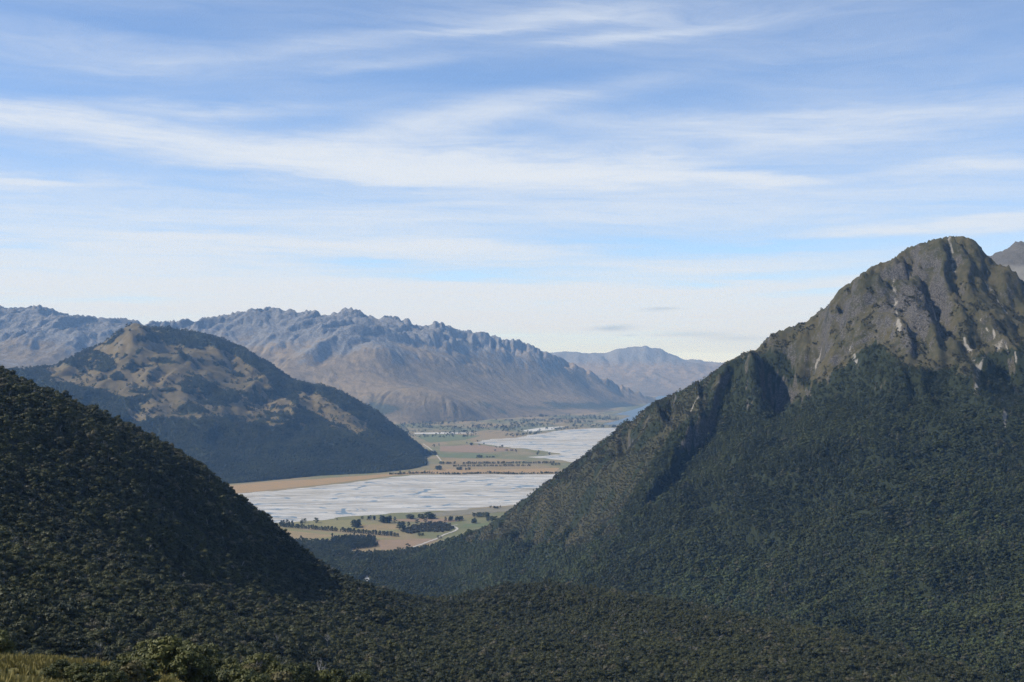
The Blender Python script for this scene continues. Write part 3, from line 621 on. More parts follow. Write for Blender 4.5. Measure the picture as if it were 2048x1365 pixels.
# ------------------------------------------------------------------ valley floor, river, lake, fields, roads
def sheet(name, verts, faces, mat):
    me = bpy.data.meshes.new(name); me.from_pydata([tuple(map(float, v)) for v in verts], [], faces); me.update()
    o = bpy.data.objects.new(name, me); col.objects.link(o); me.materials.append(mat); return o
def floor_material():
    m, k, p = new_mat('valley_grass')
    P = pos(k)
    mp = k.node('ShaderNodeMapping'); k.l.new(P, mp.inputs[0]); mp.inputs['Scale'].default_value = (1, .55, 1)
    n1 = k.noise(mp.outputs[0], 1 / 900., 5, .6); n2 = k.noise(mp.outputs[0], 1 / 140., 6, .65); n3 = k.noise(P, 1 / 30., 4, .6)
    c = k.mix(k.step(n1, .42, .58), (.215, .165, .088), (.130, .135, .062))
    c = k.mix(k.math('MULTIPLY', k.step(n2, .45, .68), .6), c, (.235, .195, .115))
    sp = k.node('ShaderNodeSeparateXYZ'); k.l.new(P, sp.inputs[0])
    far = k.step(sp.outputs[1], 13200, 14800)
    sc2 = k.step(k.math('ADD', k.math('MULTIPLY', n2, .75), k.math('MULTIPLY', n1, .25)), .50, .57)
    c = k.mix(k.math('MULTIPLY', k.math('MULTIPLY', sc2, .85), far), c, (.050, .062, .036))
    k.l.new(c, p.inputs['Base Color'])
    return m
m_floor = floor_material()
vf = sheet('valley_floor', [(-60000, 600, 0), (60000, 600, 0), (60000, 70000, 0), (-60000, 70000, 0)], [(0, 1, 2, 3)], m_floor)
tag(vf, 'flat dry grass valley floor', 'valley floor', kind='structure')

m_gravel = plain('river_gravel', (.50, .50, .485), (.40, .395, .375), 1 / 60., stretch=(.5, 1, 1))
def gravel_material():
    m, k, p = new_mat('braided_gravel')
    P = pos(k); sp = k.node('ShaderNodeSeparateXYZ'); k.l.new(P, sp.inputs[0])
    mp = k.node('ShaderNodeMapping'); k.l.new(P, mp.inputs[0]); mp.inputs['Scale'].default_value = (.25, 1, 1); mp.inputs['Rotation'].default_value = (0, 0, rad(-8))
    n1 = k.noise(mp.outputs[0], 1 / 55., 6, .62, .4); n2 = k.noise(mp.outputs[0], 1 / 190., 5, .6, .6)
    c = k.mix(k.step(n1, .38, .60), (.48, .472, .45), (.33, .322, .30))
    c = k.mix(k.math('MULTIPLY', k.step(n2, .50, .62), .62), c, (.25, .235, .205))
    dry = k.step(sp.outputs[2], 1.95, 2.4)
    c = k.mix(k.math('MULTIPLY', dry, .55), c, (.20, .175, .12))
    k.l.new(c, p.inputs['Base Color'])
    return m
m_bed = gravel_material()
def water_material(name, c, rough, wave):
    m, k, p = new_mat(name)
    p.inputs['Base Color'].default_value = (*c, 1); p.inputs['Roughness'].default_value = rough; p.inputs['IOR'].default_value = 1.33; p.inputs['Specular IOR Level'].default_value = .5
    bump(k, p, k.noise(pos(k), wave, 3, .5), .15, .2)
    return m
m_water = water_material('river_water', (.13, .18, .22), .40, .2)
m_lake = water_material('lake_water', (.08, .12, .17), .45, .05)

def bank_field(gx, gy, poly, soft):
    """about +1 inside the outline, falling through 0 at its edge"""
    d, sd, t = polydist(gx, gy, poly + [poly[0]])
    ins = inpoly(gx, gy, poly)
    return np.clip(np.where(ins, d, -d) / soft, -1, 1)
def braided(name, outline, x0, x1, y0, y1, cx, cyy, dirn, label, seed, lx, ly):
    T = Terrain(x0, x1, y0, y1, cx, cyy)
    poly = [G(a, b)[:2] for a, b in outline]
    ca, sa = math.cos(dirn), math.sin(dirn)
    u = T.gx * ca + T.gy * sa; v = -T.gx * sa + T.gy * ca
    wv = 150 * fbm(u / (lx * .55), v / (ly * 2.2), 4, seed + 5)
    e = bank_field(T.gx + 40 * fbm(T.gx / 200, T.gy / 200, 3, seed), T.gy + 70 * fbm(T.gx / 260, T.gy / 260, 4, seed + 2), poly, 45.0)
    a = np.abs(fbm(u / lx, (v + wv) / ly, 4, seed + 9, .5)); b = np.abs(fbm(u / (lx * .45), (v + wv) / (ly * .45), 4, seed + 19, .55))
    big = fbm(u / (lx * 1.4), (v + wv) / (ly * 1.6), 3, seed + 29)
    c3 = np.abs(fbm(u / (lx * .30), (v + 1.4 * wv) / (ly * .22), 3, seed + 39, .5))
    ch = np.minimum(np.minimum(a / .075, b / .055 + .25 + .6 * smooth(big, .0, .4)), c3 / .05 + .45 + .9 * smooth(big, -.2, .3))
    bed = 1.15 + .75 * smooth(ch, .2, 2.4) + .5 * np.clip(big, -1, 1) - 1.15 * np.exp(-(ch / .9) ** 2)
    lim = 2.3 * e
    T.h = np.where(e < 1, np.minimum(bed, lim), bed)
    tag(T.mesh(name, m_bed, None, -.4), label, 'riverbed', kind='structure')
    Wt = Terrain(x0, x1, y0, y1, cx * 2, cyy * 2)
    e2 = bank_field(Wt.gx, Wt.gy, poly, 60.0)
    Wt.h = np.minimum(.72, .9 * e2 - .25)
    w = Wt.mesh('river_water', m_water, None, -.2)
    tag(w, 'pale blue braided water ' + ('between the fields and the hill' if seed < 50 else 'near the head of the lake'), 'river', kind='structure')
NEAR_RIVER = [(380, 1000), (470, 988), (560, 981), (640, 973), (740, 960), (800, 953), (850, 950), (1110, 949), (1400, 948), (1800, 950), (1800, 990), (1400, 995), (1090, 1003), (1000, 1012), (900, 1021), (800, 1026), (720, 1032), (640, 1039), (560, 1047), (420, 1052), (330, 1040)]
FAR_RIVER = [(945, 886), (985, 879), (1030, 876), (1080, 868), (1130, 860), (1190, 857), (1260, 856), (1600, 856), (1700, 935), (1400, 930), (1200, 931), (1130, 922), (1060, 914), (1105, 911), (1130, 909), (1060, 899), (1000, 893)]
braided('braided_riverbed', NEAR_RIVER, -2100, 2000, 5900, 8850, 11.0, 13.0, rad(7), 'white gravel braided riverbed between fields and forested hill', 3, 900.0, 330.0)
braided('lakehead_riverbed', FAR_RIVER, -500, 3400, 9300, 16300, 17.0, 26.0, rad(14), 'far white gravel river flats near the lake', 60, 900.0, 380.0)
def poly_sheet(name, pts, z, mat, label, cat, group=None):
    v = [G(a, b, z) for a, b in pts]
    o = sheet(name, v, [tuple(range(len(v)))], mat); return tag(o, label, cat, group, 'structure')
poly_sheet('lake', [(1205, 849.5), (1262, 849.5), (1420, 852), (1700, 850), (1700, 790), (1400, 784), (1330, 786), (1308, 797), (1300, 806), (1285, 814), (1262, 821), (1230, 829), (1262, 832), (1240, 840)], .5, m_lake, 'blue lake reaching behind the mountain shoulder', 'lake')
for pts in [[(1040, 862), (1080, 856), (1130, 853), (1105, 860), (1060, 864)], [(828, 866), (890, 865), (960, 866.5), (900, 868), (830, 868.5)], [(1063, 829.5), (1120, 830), (1060, 832)]]:
    poly_sheet('gravel_bar', pts, .45, m_gravel, 'small pale gravel bar on the far valley flats', 'gravel bar', 'gravel bars on the far flats')
fm = {'tan': plain('field_tan', (.255, .190, .100), (.205, .160, .085), 1 / 45.), 'olive': plain('field_olive', (.165, .160, .070), (.205, .180, .085), 1 / 60.), 'green': plain('field_green', (.100, .130, .058), (.130, .140, .065), 1 / 60.),
      'pink': plain('field_brown', (.245, .170, .110), (.205, .150, .095), 1 / 60.), 'gold': plain('field_gold', (.300, .200, .095), (.260, .185, .095), 1 / 70.), 'grey': plain('field_grey', (.20, .18, .13), (.15, .14, .10), 1 / 50.)}
fields = [('gold', 'golden dry river terrace between forest edge and gravel', [(440, 973), (520, 966), (640, 958), (720, 952), (800, 947), (850, 948), (790, 951), (740, 958), (640, 970), (560, 978), (470, 988), (380, 1000), (360, 985)]),
          ('olive', 'olive field below the long shelter belt', [(540, 1056), (640, 1064), (770, 1077), (840, 1079), (745, 1079), (655, 1078), (605, 1088), (540, 1088)]),
          ('tan', 'tan strip between shelter belt and plantation', [(560, 1060), (640, 1068), (720, 1074), (660, 1074), (600, 1080), (540, 1076)]),
          ('pink', 'brown ploughed field beside the plantation and road', [(753, 1081), (840, 1078), (878, 1078), (862, 1086), (815, 1097), (762, 1100), (757, 1090)]),
          ('tan', 'dry strip along the forest edge by the road', [(703, 1105), (762, 1101), (815, 1098), (850, 1094), (830, 1101), (760, 1108), (712, 1110)]),
          ('olive', 'olive field between shelter belt and river', [(555, 1046), (640, 1041), (700, 1040), (790, 1052), (800, 1064), (740, 1064), (640, 1057), (555, 1051)]),
          ('tan', 'tan field behind the round clump of pines', [(722, 1050), (790, 1049), (800, 1058), (745, 1062), (718, 1058)]),
          ('pink', 'dry brown field near the riverbank trees', [(770, 1040), (860, 1036), (930, 1040), (900, 1045), (820, 1044)]),
          ('green', 'green meadow by the road bend', [(930, 1048), (1010, 1046), (1000, 1052), (920, 1056)]),
          ('grey', 'grey scrubby flat between river gravel and fields', [(840, 1028), (930, 1020), (1030, 1012), (1050, 1020), (960, 1028), (880, 1033)]),
          ('gold', 'gold field behind the hedge on the far bank', [(790, 946), (900, 938), (1000, 940), (1120, 936), (1110, 946), (950, 947), (850, 948)]),
          ('green', 'green field past the road at the hill foot', [(875, 908), (960, 907), (1010, 912), (950, 917), (880, 915)]),
          ('green', 'pale green field on the far flats', [(830, 872), (900, 869), (960, 872), (930, 880), (860, 886)]),
          ('pink', 'pinkish dry field on the far flats', [(880, 893), (960, 890), (1040, 901), (960, 906), (880, 903)]),
          ('tan', 'tan field under the far shelter belts', [(880, 920), (980, 917), (1060, 921), (1000, 927), (890, 927)]),
          ('olive', 'olive field beside the far gravel flats', [(890, 884), (940, 880), (950, 888), (900, 890)])]
for i, (kk, lab, pts) in enumerate(fields):
    poly_sheet('field', pts, .30 + .055 * i, fm[kk], lab, 'field', 'fields on the valley floor')

def ribbon(name, pts, w, z, mat, label, cat):
    P = [np.array(G(a, b, z)) for a, b in pts]
    Q = []
    for i in range(len(P) - 1):
        p0 = P[max(i - 1, 0)]; p1 = P[i]; p2 = P[i + 1]; p3 = P[min(i + 2, len(P) - 1)]
        for t in np.linspace(0, 1, 6, endpoint=False):
            Q.append(.5 * (2 * p1 + (p2 - p0) * t + (2 * p0 - 5 * p1 + 4 * p2 - p3) * t * t + (3 * p1 - p0 - 3 * p2 + p3) * t ** 3))
    Q.append(P[-1]); V = []; Fc = []
    for i, q in enumerate(Q):
        d = Q[min(i + 1, len(Q) - 1)] - Q[max(i - 1, 0)]; n = np.array((-d[1], d[0], 0)); n = n / (np.linalg.norm(n) + 1e-9)
        ww = w * (1 + .25 * math.sin(i * 1.7))
        V += [q + n * ww * .5, q - n * ww * .5]
        if i: Fc.append((2 * i - 2, 2 * i - 1, 2 * i + 1, 2 * i))
    o = sheet(name, V, Fc, mat); return tag(o, label, cat, None, 'structure')
m_road = plain('road_gravel', (.42, .40, .36), (.36, .34, .30), 1 / 20.)
ribbon('gravel_road', [(790, 1102), (815, 1097), (840, 1090), (858, 1083), (872, 1078), (890, 1069), (905, 1064), (914, 1059), (912, 1055), (903, 1052), (915, 1050)], 11, 1.35, m_road, 'pale gravel road winding past the fields', 'road')
ribbon('gravel_track', [(846, 888), (858, 896), (868, 905), (876, 914), (882, 922)], 11, 1.4, m_road, 'straight pale road at the foot of the forested hill', 'road')
ribbon('stream_gravel', [(697, 1101), (703, 1106), (700, 1112)], 24, 1.3, m_gravel, 'short bright stream bed at the forest edge', 'stream bed')
ribbon('river_pool', [(730, 1152), (734, 1158), (738, 1165)], 14, 1.0, m_gravel, 'bright gravel bar in the forested gorge', 'gravel bar')

# ------------------------------------------------------------------ plants: meshes to copy
def mesh_from(name, V, Fc, mat, smooth_shade=False):
    me = bpy.data.meshes.new(name); me.from_pydata([tuple(map(float, v)) for v in V], [], Fc); me.update()
    if smooth_shade: me.polygons.foreach_set('use_smooth', np.ones(len(me.polygons), bool))
    me.materials.append(mat); return me
def leaves_on(r, centre, radii, n, size, V, Fc, up=.35):
    """leaf sprays spread over and just inside a lobe"""
    d = r.normal(size=(n, 3)); d /= np.linalg.norm(d, axis=1)[:, None]
    d[:, 2] = np.where(d[:, 2] < -.45, -d[:, 2], d[:, 2])
    p = centre + d * radii * r.uniform(.72, 1.06, (n, 1))
    for i in range(n):
        nn = d[i] + r.normal(size=3) * .55 + np.array((0, 0, up)); nn /= np.linalg.norm(nn)
        t = np.cross(nn, r.normal(size=3)); t /= np.linalg.norm(t) + 1e-9; b = np.cross(nn, t)
        s = size * r.uniform(.6, 1.3); a = len(V)
        V += [p[i] - t * s - b * s * .5, p[i] + t * s * .15 - b * s * .75, p[i] + t * s + b * s * .2, p[i] - t * s * .2 + b * s * .8]
        Fc.append((a, a + 1, a + 2, a + 3))
def core_of(centre, radii, r, V, Fc, k=.72):
    a = len(V); rows, seg = 4, 6
    for i in range(rows + 1):
        th = math.pi * i / rows
        for j in range(seg):
            ph = 2 * math.pi * j / seg; q = k * r.uniform(.85, 1.1)
            V.append(centre + np.array((math.sin(th) * math.cos(ph), math.sin(th) * math.sin(ph), math.cos(th))) * radii * q)
    for i in range(rows):
        for j in range(seg):
            Fc.append((a + i * seg + j, a + (i + 1) * seg + j, a + (i + 1) * seg + (j + 1) % seg, a + i * seg + (j + 1) % seg))
def crown_mesh(name, mat, seed, h, w, lobes, nleaf, leaf, base=.25, cone=0.0):
    r = np.random.default_rng(seed); V = []; Fc = []
    for i in range(lobes):
        t = (i + .5) / lobes; z = h * (base + (1 - base) * (t ** .8) * .92)
        prof = math.sqrt(max(0, 1 - ((t - .35) / .75) ** 2)) * (1 - cone * t)
        rr = w * .5 * prof * r.uniform(.35, .85); ph = i * 2.399 + r.uniform(-.4, .4)
        c = np.array((rr * math.cos(ph), rr * math.sin(ph), z))
        s = w * r.uniform(.20, .30) * (1 - .35 * cone * t) * (6.0 / max(lobes, 6)) ** .25
        rd = np.array((s * r.uniform(.9, 1.25), s * r.uniform(.9, 1.25), s * r.uniform(.55, .8)))
        core_of(c, rd, r, V, Fc); leaves_on(r, c, rd, nleaf, leaf, V, Fc)
    return mesh_from(name, V, Fc, mat)
def limb(V, Fc, a, b, ra, rb, seg=5):
    a = np.array(a, float); b = np.array(b, float); d = b - a; d /= np.linalg.norm(d) + 1e-9
    t = np.cross(d, (0.3, 1, .2)); t /= np.linalg.norm(t); u = np.cross(d, t); o = len(V)
    for p, rr in ((a, ra), (b, rb)):
        for j in range(seg):
            ph = 2 * math.pi * j / seg; V.append(p + (t * math.cos(ph) + u * math.sin(ph)) * rr)
    for j in range(seg): Fc.append((o + j, o + (j + 1) % seg, o + seg + (j + 1) % seg, o + seg + j))
def trunk_mesh(name, mat, seed, h, r0, nl=5, twig=0, reach=.28):
    r = np.random.default_rng(seed); V = []; Fc = []
    p = np.array((0, 0, -1.0)); q = [p]
    for i in range(4):
        p = np.array((r.uniform(-.03, .03) * h * (i + 1) * .6, r.uniform(-.03, .03) * h * (i + 1) * .6, h * (.22 * (i + 1)))); q.append(p)
    for i in range(4): limb(V, Fc, q[i], q[i + 1], r0 * (1 - .21 * i), r0 * (1 - .21 * (i + 1)), 6)
    for i in range(nl):
        t = r.uniform(.35, .85); k = min(int(t * 4), 3); s = q[k] + (q[k + 1] - q[k]) * (t * 4 - k)
        ph = r.uniform(0, 6.28); e = s + np.array((math.cos(ph) * h * reach * r.uniform(.6, 1.2), math.sin(ph) * h * reach * r.uniform(.6, 1.2), h * r.uniform(.12, .25)))
        limb(V, Fc, s, e, r0 * .42, r0 * .12, 4)
        for j in range(twig):
            tt = r.uniform(.35, 1); s2 = s + (e - s) * tt; e2 = s2 + r.normal(size=3) * h * .09 + np.array((0, 0, h * .05))
            limb(V, Fc, s2, e2, r0 * .14, r0 * .05, 3)
    return mesh_from(name, V, Fc, mat)

m_beech = leaf_mat('beech_leaves', (.018, .023, .008), (.068, .070, .021), (.098, .086, .052), 1 / 130., 1.3)
m_pale = leaf_mat('pale_flank_leaves', (.040, .056, .016), (.075, .090, .028), (.085, .075, .040), 1 / 120., 1.2)
m_green = leaf_mat('flank_leaves', (.018, .026, .008), (.060, .070, .021), (.066, .062, .032), 1 / 170., 1.9)
m_near = leaf_mat('near_leaves', (.036, .044, .012), (.105, .104, .026), (.105, .086, .036), 1 / 40.)
m_pine = leaf_mat('pine_leaves', (.022, .032, .016), (.036, .046, .020), (.060, .064, .030), 1 / 200.)
m_hillf = leaf_mat('hill_leaves', (.020, .028, .009), (.064, .072, .022), (.060, .058, .03), 1 / 360., 1.9)
m_scrub = leaf_mat('scrub_leaves', (.028, .031, .013), (.058, .052, .026), (.030, .036, .016), 1 / 80., 1.3)
m_bark = plain('grey_bark', (.16, .14, .115), (.085, .075, .06), 2.0)
m_dead = plain('bleached_wood', (.33, .315, .30), (.22, .21, .20), 1.5)

class Forest:
    """many plants that read as one mass: copies of a few plants spread over points"""
    groups = {}
    @staticmethod
    def node_group(name, meshes):
        c = bpy.data.collections.new(name + '_plants')
        for i, me in enumerate(meshes):
            c.objects.link(bpy.data.objects.new('%s_plant_%d' % (name, i), me))
        g = bpy.data.node_groups.new(name + '_spread', 'GeometryNodeTree')
        g.interface.new_socket('Geometry', in_out='INPUT', socket_type='NodeSocketGeometry'); g.interface.new_socket('Geometry', in_out='OUTPUT', socket_type='NodeSocketGeometry')
        i = g.nodes.new('NodeGroupInput'); o = g.nodes.new('NodeGroupOutput')
        ci = g.nodes.new('GeometryNodeCollectionInfo'); ci.inputs[0].default_value = c; ci.inputs[1].default_value = True; ci.inputs[2].default_value = True
        ip = g.nodes.new('GeometryNodeInstanceOnPoints'); ip.inputs['Pick Instance'].default_value = True
        def attr(n, t):
            a = g.nodes.new('GeometryNodeInputNamedAttribute'); a.data_type = t; a.inputs[0].default_value = n; return a.outputs[0]
        g.links.new(i.outputs[0], ip.inputs['Points']); g.links.new(ci.outputs[0], ip.inputs['Instance'])
        g.links.new(attr('idx', 'INT'), ip.inputs['Instance Index']); g.links.new(attr('rot', 'FLOAT_VECTOR'), ip.inputs['Rotation']); g.links.new(attr('scl', 'FLOAT_VECTOR'), ip.inputs['Scale'])
        g.links.new(ip.outputs[0], o.inputs[0])
        return g
    @staticmethod
    def make(name, pts, scl, meshes, label, cat, weights=None, seed=1, idx=None):
        r = np.random.default_rng(seed); n = len(pts)
        me = bpy.data.meshes.new(name); me.vertices.add(n); me.vertices.foreach_set('co', pts.astype(np.float32).ravel())
        a = me.attributes.new('idx', 'INT', 'POINT'); a.data.foreach_set('value', (r.choice(len(meshes), n, p=weights) if idx is None else idx).astype(np.int32))
        a = me.attributes.new('rot', 'FLOAT_VECTOR', 'POINT'); rot = np.c_[r.uniform(-.08, .08, n), r.uniform(-.08, .08, n), r.uniform(0, 6.283, n)]; a.data.foreach_set('vector', rot.astype(np.float32).ravel())
        a = me.attributes.new('scl', 'FLOAT_VECTOR', 'POINT'); a.data.foreach_set('vector', scl.astype(np.float32).ravel())
        o = bpy.data.objects.new(name, me); col.objects.link(o)
        md = o.modifiers.new('spread', 'NODES'); md.node_group = Forest.node_group(name, meshes)
        return tag(o, label, cat, None, 'stuff')
def jitter(x0, x1, y0, y1, s, seed):
    r = np.random.default_rng(seed); gx, gy = np.meshgrid(np.arange(x0, x1, s), np.arange(y0, y1, s))
    gx = gx + r.uniform(-.48, .48, gx.shape) * s; gy = gy + r.uniform(-.48, .48, gy.shape) * s
    return gx.ravel(), gy.ravel()
def facing(T, x, y, z, lim=-.12):
    nx, ny, nz = T.normal(x, y); vx, vy, vz = -x, -y, ZC - z; l = np.sqrt(vx * vx + vy * vy + vz * vz)
    return (nx * vx + ny * vy + nz * vz) / l > lim
def scales(r, n, lo, hi, tall=(.85, 1.25)):
    s = (lo + hi) * .5 * np.exp(r.normal(0, .24, n)); s = np.clip(s, lo * .6, hi * 1.45)
    w = s * r.uniform(.85, 1.2, n)
    return np.c_[w, w * r.uniform(.9, 1.1, n), s * r.uniform(*tall, n)]

beech_mid = [crown_mesh('beech_crown_mid_%d' % i, m_beech, 100 + i, 8.5, 9.0, 6, 70, .42, .12) for i in range(6)]
green_mid = [crown_mesh('flank_crown_%d' % i, m_green, 200 + i, 15.0, 11.0, 5, 40, .85, .15, .35 if i % 2 else .1) for i in range(6)]
pale_mid = [crown_mesh('pale_crown_%d' % i, m_pale, 250 + i, 13.0, 11.0, 5, 40, .85, .15, .1) for i in range(4)]
hill_far = [crown_mesh('hill_crown_%d' % i, m_hillf, 300 + i, 17.0, 19.0, 4, 16, 1.9, .05) for i in range(5)]
scrub_mid = [crown_mesh('scrub_clump_%d' % i, m_scrub, 400 + i, 2.6, 4.6, 4, 16, .5, .05) for i in range(4)]
pine_mid = [crown_mesh('pine_crown_%d' % i, m_pine, 500 + i, 20.0, 11.0, 9, 26, 1.1, .08, .55) for i in range(4)]
m_broad = leaf_mat('willow_leaves', (.040, .052, .020), (.070, .078, .030), (.085, .075, .035), 1 / 200.)
broad_mid = [crown_mesh('broad_crown_%d' % i, m_broad, 550 + i, 19.0, 15.0, 8, 26, 1.1, .08) for i in range(3)]
snag_mid = [trunk_mesh('bleached_tree_%d' % i, m_dead, 600 + i, 9.0, .22, 7, 5, .30) for i in range(3)]

# ------------------------------------------------------------------ forests
# near hillside and bench
x, y = jitter(-1000, 1200, 500, 2600, 5.5, 21)
z = HT.at(x, y); px, py = proj(x, y, z)
r = np.random.default_rng(5)
dist = np.hypot(x, y)
ok = (px > -260) & (px < 2320) & (py < 1440) & facing(HT, x, y, z, -.16) & (y > 520)
clr = fbm(x / 60, y / 60, 3, 9)
ok &= ~((clr < -.62) & (r.random(len(x)) < .6))
x, y, z, px, py, dist = [a[ok] for a in (x, y, z, px, py, dist)]
near_hill = np.c_[x, y, z]
sc_hill = scales(r, len(x), .50, .93) * (1 + .28 * np.clip(fbm(x / 45, y / 45, 3, 19), -1, 1))[:, None]
# the trees that show largest become individuals
vis = (px > 0) & (px < 2048) & (py < 1400) & ((px > 720) | (py < 1275))
order = np.argsort(np.where(vis, dist, 1e9))
IND = order[:200]
mask = np.ones(len(x), bool); mask[IND] = False
ind_pts, ind_scl = near_hill[IND], sc_hill[IND]
wts = [.158] * 6 + [.015, .015, .015]
wts = np.array(wts) / sum(wts)
Forest.make('beech_forest', near_hill[mask], sc_hill[mask], beech_mid + snag_mid, 'dense dark beech forest over the near hillside and bench', 'forest', wts, 2)

# mountain flank
x, y = jitter(-900, 2450, 1400, 5200, 9.0, 31)
z = MT.at(x, y); px, py = proj(x, y, z); nz = MT.normal(x, y)[2]
n = fbm(x / 90, y / 90, 4, 51)
ix = np.clip(((x - MT.x0) / MT.cx).astype(int), 0, MT.gx.shape[1] - 1); iy = np.clip(((y - MT.y0) / MT.cy).astype(int), 0, MT.gx.shape[0] - 1)
c = mountain_cover(px, py, n, nz)
hill_hide = HT.at(np.clip(x, -1050, 1250), np.clip(y, 480, 2750))
ok = (px > 560) & (px < 2330) & (c == 1) & facing(MT, x, y, z, -.14) & (z > -9) & ~mask_pale[iy, ix]
r = np.random.default_rng(6)
ok &= ~((y > 4000) & (px > 1420))
thin = smooth(z, 560, 780); ok &= r.random(len(x)) > thin * .25
road_clear = (py > 1040) & (z < 1.5) & inpoly(px, py, [(540, 1040), (1010, 1040), (960, 1075), (880, 1090), (800, 1104), (700, 1116), (690, 1098), (540, 1092)])
ok &= ~road_clear
bx, by, bz = G(735, 1159, 1.0); ok &= np.hypot(x - bx, (y - by + 70) * .12) > 17
x, y, z = x[ok], y[ok], np.maximum(z[ok], 0)
qx, qy = proj(x, y, z); alpine = np.maximum(smooth(z, 480, 760), 1.25 * inpoly(qx, qy, [(860, 1060), (1000, 1010), (1270, 800), (1440, 715), (1450, 762), (1405, 820), (1345, 870), (1290, 945), (1230, 1060), (1000, 1070)]))[:, None]
Forest.make('mountain_forest', np.c_[x, y, z], scales(r, len(x), .75, 1.15, (.8, 1.25)) * (1 - .42 * alpine), green_mid + pale_mid, 'dark green forest clothing the flank of the gullied mountain', 'forest', None, 3,
            np.where(.75 * fbm(x / 300, y / 420, 4, 207) + .9 * smooth(z, 330, 90) - .45 * smooth(z, 330, 600) + r.normal(0, .25, len(x)) > .52, 6 + r.integers(0, 4, len(x)), r.integers(0, 6, len(x))))
# scrub on the shoulder and the high slopes
x, y = jitter(-300, 2450, 2600, 5000, 5.2, 41)
z = MT.at(x, y); px, py = proj(x, y, z); nz = MT.normal(x, y)[2]; n = fbm(x / 90, y / 90, 4, 51); c = mountain_cover(px, py, n, nz)
ix = np.clip(((x - MT.x0) / MT.cx).astype(int), 0, MT.gx.shape[1] - 1); iy = np.clip(((y - MT.y0) / MT.cy).astype(int), 0, MT.gx.shape[0] - 1)
n2 = fbm(x / 40, y / 40, 3, 67)
ok = (px > 850) & (px < 2330) & facing(MT, x, y, z, -.1) & (z > 20) & ~mask_pale[iy, ix] & (((c == 2) & (n2 > -.6)) | ((c == 0) & (z < 940) & (n2 > .12 + .25 * smooth(z, 800, 940)) & (nz > .55)))
x, y, z = x[ok], y[ok], z[ok]
Forest.make('mountain_scrub', np.c_[x, y, z], scales(r, len(x), .6, 1.35), scrub_mid, 'olive brown scrub on the mountain shoulder', 'scrub', None, 4)
# gorge and valley forest on the floor this side of the fields
x, y = jitter(-1300, -150, 3300, 5700, 9.5, 51)
px, py = proj(x, y, np.zeros_like(x)); zm = MT.at(x, y); z = np.where((x > MT.x0) & (zm > 0), zm, 0.0)
zone = inpoly(px, py, [(380, 1110), (540, 1092), (605, 1086), (655, 1087), (662, 1092), (700, 1102), (704, 1111), (760, 1110), (830, 1103), (880, 1094), (900, 1300), (380, 1300)])
ok = zone & (zm <= 0.2) | (zone & (x <= MT.x0))
ok &= np.hypot(x - bx, (y - by + 70) * .12) > 17
x, y = x[ok], y[ok]; z = np.where(x > MT.x0, np.maximum(MT.at(x, y), 0), 0)
Forest.make('gorge_forest', np.c_[x, y, z], scales(r, len(x), .8, 1.25), green_mid, 'dark forest on the valley floor between hillside and fields', 'forest', None, 5)
# plantation
x, y = jitter(-1000, -300, 5150, 5720, 9.0, 61)
px, py = proj(x, y, np.zeros_like(x))
ok = inpoly(px, py, [(662, 1079), (700, 1076.5), (747, 1076.5), (752, 1083), (744, 1086), (757, 1090), (752, 1095), (702, 1101), (655, 1091), (668, 1084)])
Forest.make('pine_plantation', np.c_[x[ok], y[ok], 0 * x[ok]], scales(r, ok.sum(), .6, .8), pine_mid, 'dense dark plantation block beside the brown field', 'plantation', None, 6)
# dark briar scrub by the road bend
x, y = jitter(-600, -100, 5600, 6300, 9.0, 63)
px, py = proj(x, y, np.zeros_like(x)); nn = fbm(x / 50, y / 50, 3, 3)
ok = inpoly(px, py, [(800, 1064), (830, 1052), (860, 1047), (890, 1048), (908, 1056), (900, 1062), (880, 1066), (850, 1064), (820, 1068)]) & (nn > -.25)
Forest.make('briar_scrub', np.c_[x[ok], y[ok], 0 * x[ok] + .5], scales(r, ok.sum(), 1.6, 3.0), scrub_mid, 'brown briar scrub patch enclosed by the road bend', 'scrub', None, 7)
# middle hill forest
x, y = jitter(-6000, 0, 7850, 11800, 16.0, 71)
z = AT.at(x, y); px, py = proj(x, y, z); n = fbm(x / 230, y / 230, 5, 151); w = 14 * n
ok = (px > -150) & (px < 905) & (z > 2) & facing(AT, x, y, z, -.05) & (py < 985)
x, y, z, px, py, n, w = [a[ok] for a in (x, y, z, px, py, n, w)]
tus = hill_cover(px + w, py + w * .6, n, x, y) == 0
ok = ~tus | (r.random(len(x)) < .10 * smooth(py, 700, 800) * (fbm(x / 300, y / 300, 3, 99) > 0))
ok &= ~((py > 1000 - px * .05 + 40))
x, y, z = x[ok], y[ok], z[ok]
Forest.make('hill_forest', np.c_[x, y, z - 1.5], scales(r, len(x), .65, 1.05), hill_far, 'dark forest skirting the tan topped hill', 'forest', None, 8)
# riverside hedge line and scattered far scrub on the flats
pts = []
for i in range(330):
    a = r.uniform(780, 1125); X, Y, Z = G(a, 948.2 + .9 * math.sin(a * .05), 0); pts.append((X, Y + r.normal() * 14, 0))
pts = np.array(pts)
Forest.make('riverbank_hedge', pts, scales(r, len(pts), .3, .75), hill_far, 'low dark hedge line along the far river bank', 'hedge', None, 9)
x = r.uniform(-2200, 3400, 9000); y = r.uniform(9800, 19500, 9000); px, py = proj(x, y, 0 * x)
nn = fbm(x / 500, y / 900, 4, 8); infar = inpoly(px, py, FAR_RIVER)
dens = smooth(y, 11500, 14500)
ok = (px > 800) & (px < 1320) & ~infar & (nn > .42 - .48 * dens) & (r.random(len(x)) < .12 + .7 * dens) & (py > 826)
lk = inpoly(px, py, [(1205, 850), (1330, 852), (1330, 786), (1308, 797), (1262, 821), (1230, 829), (1240, 840)])
ok &= ~lk
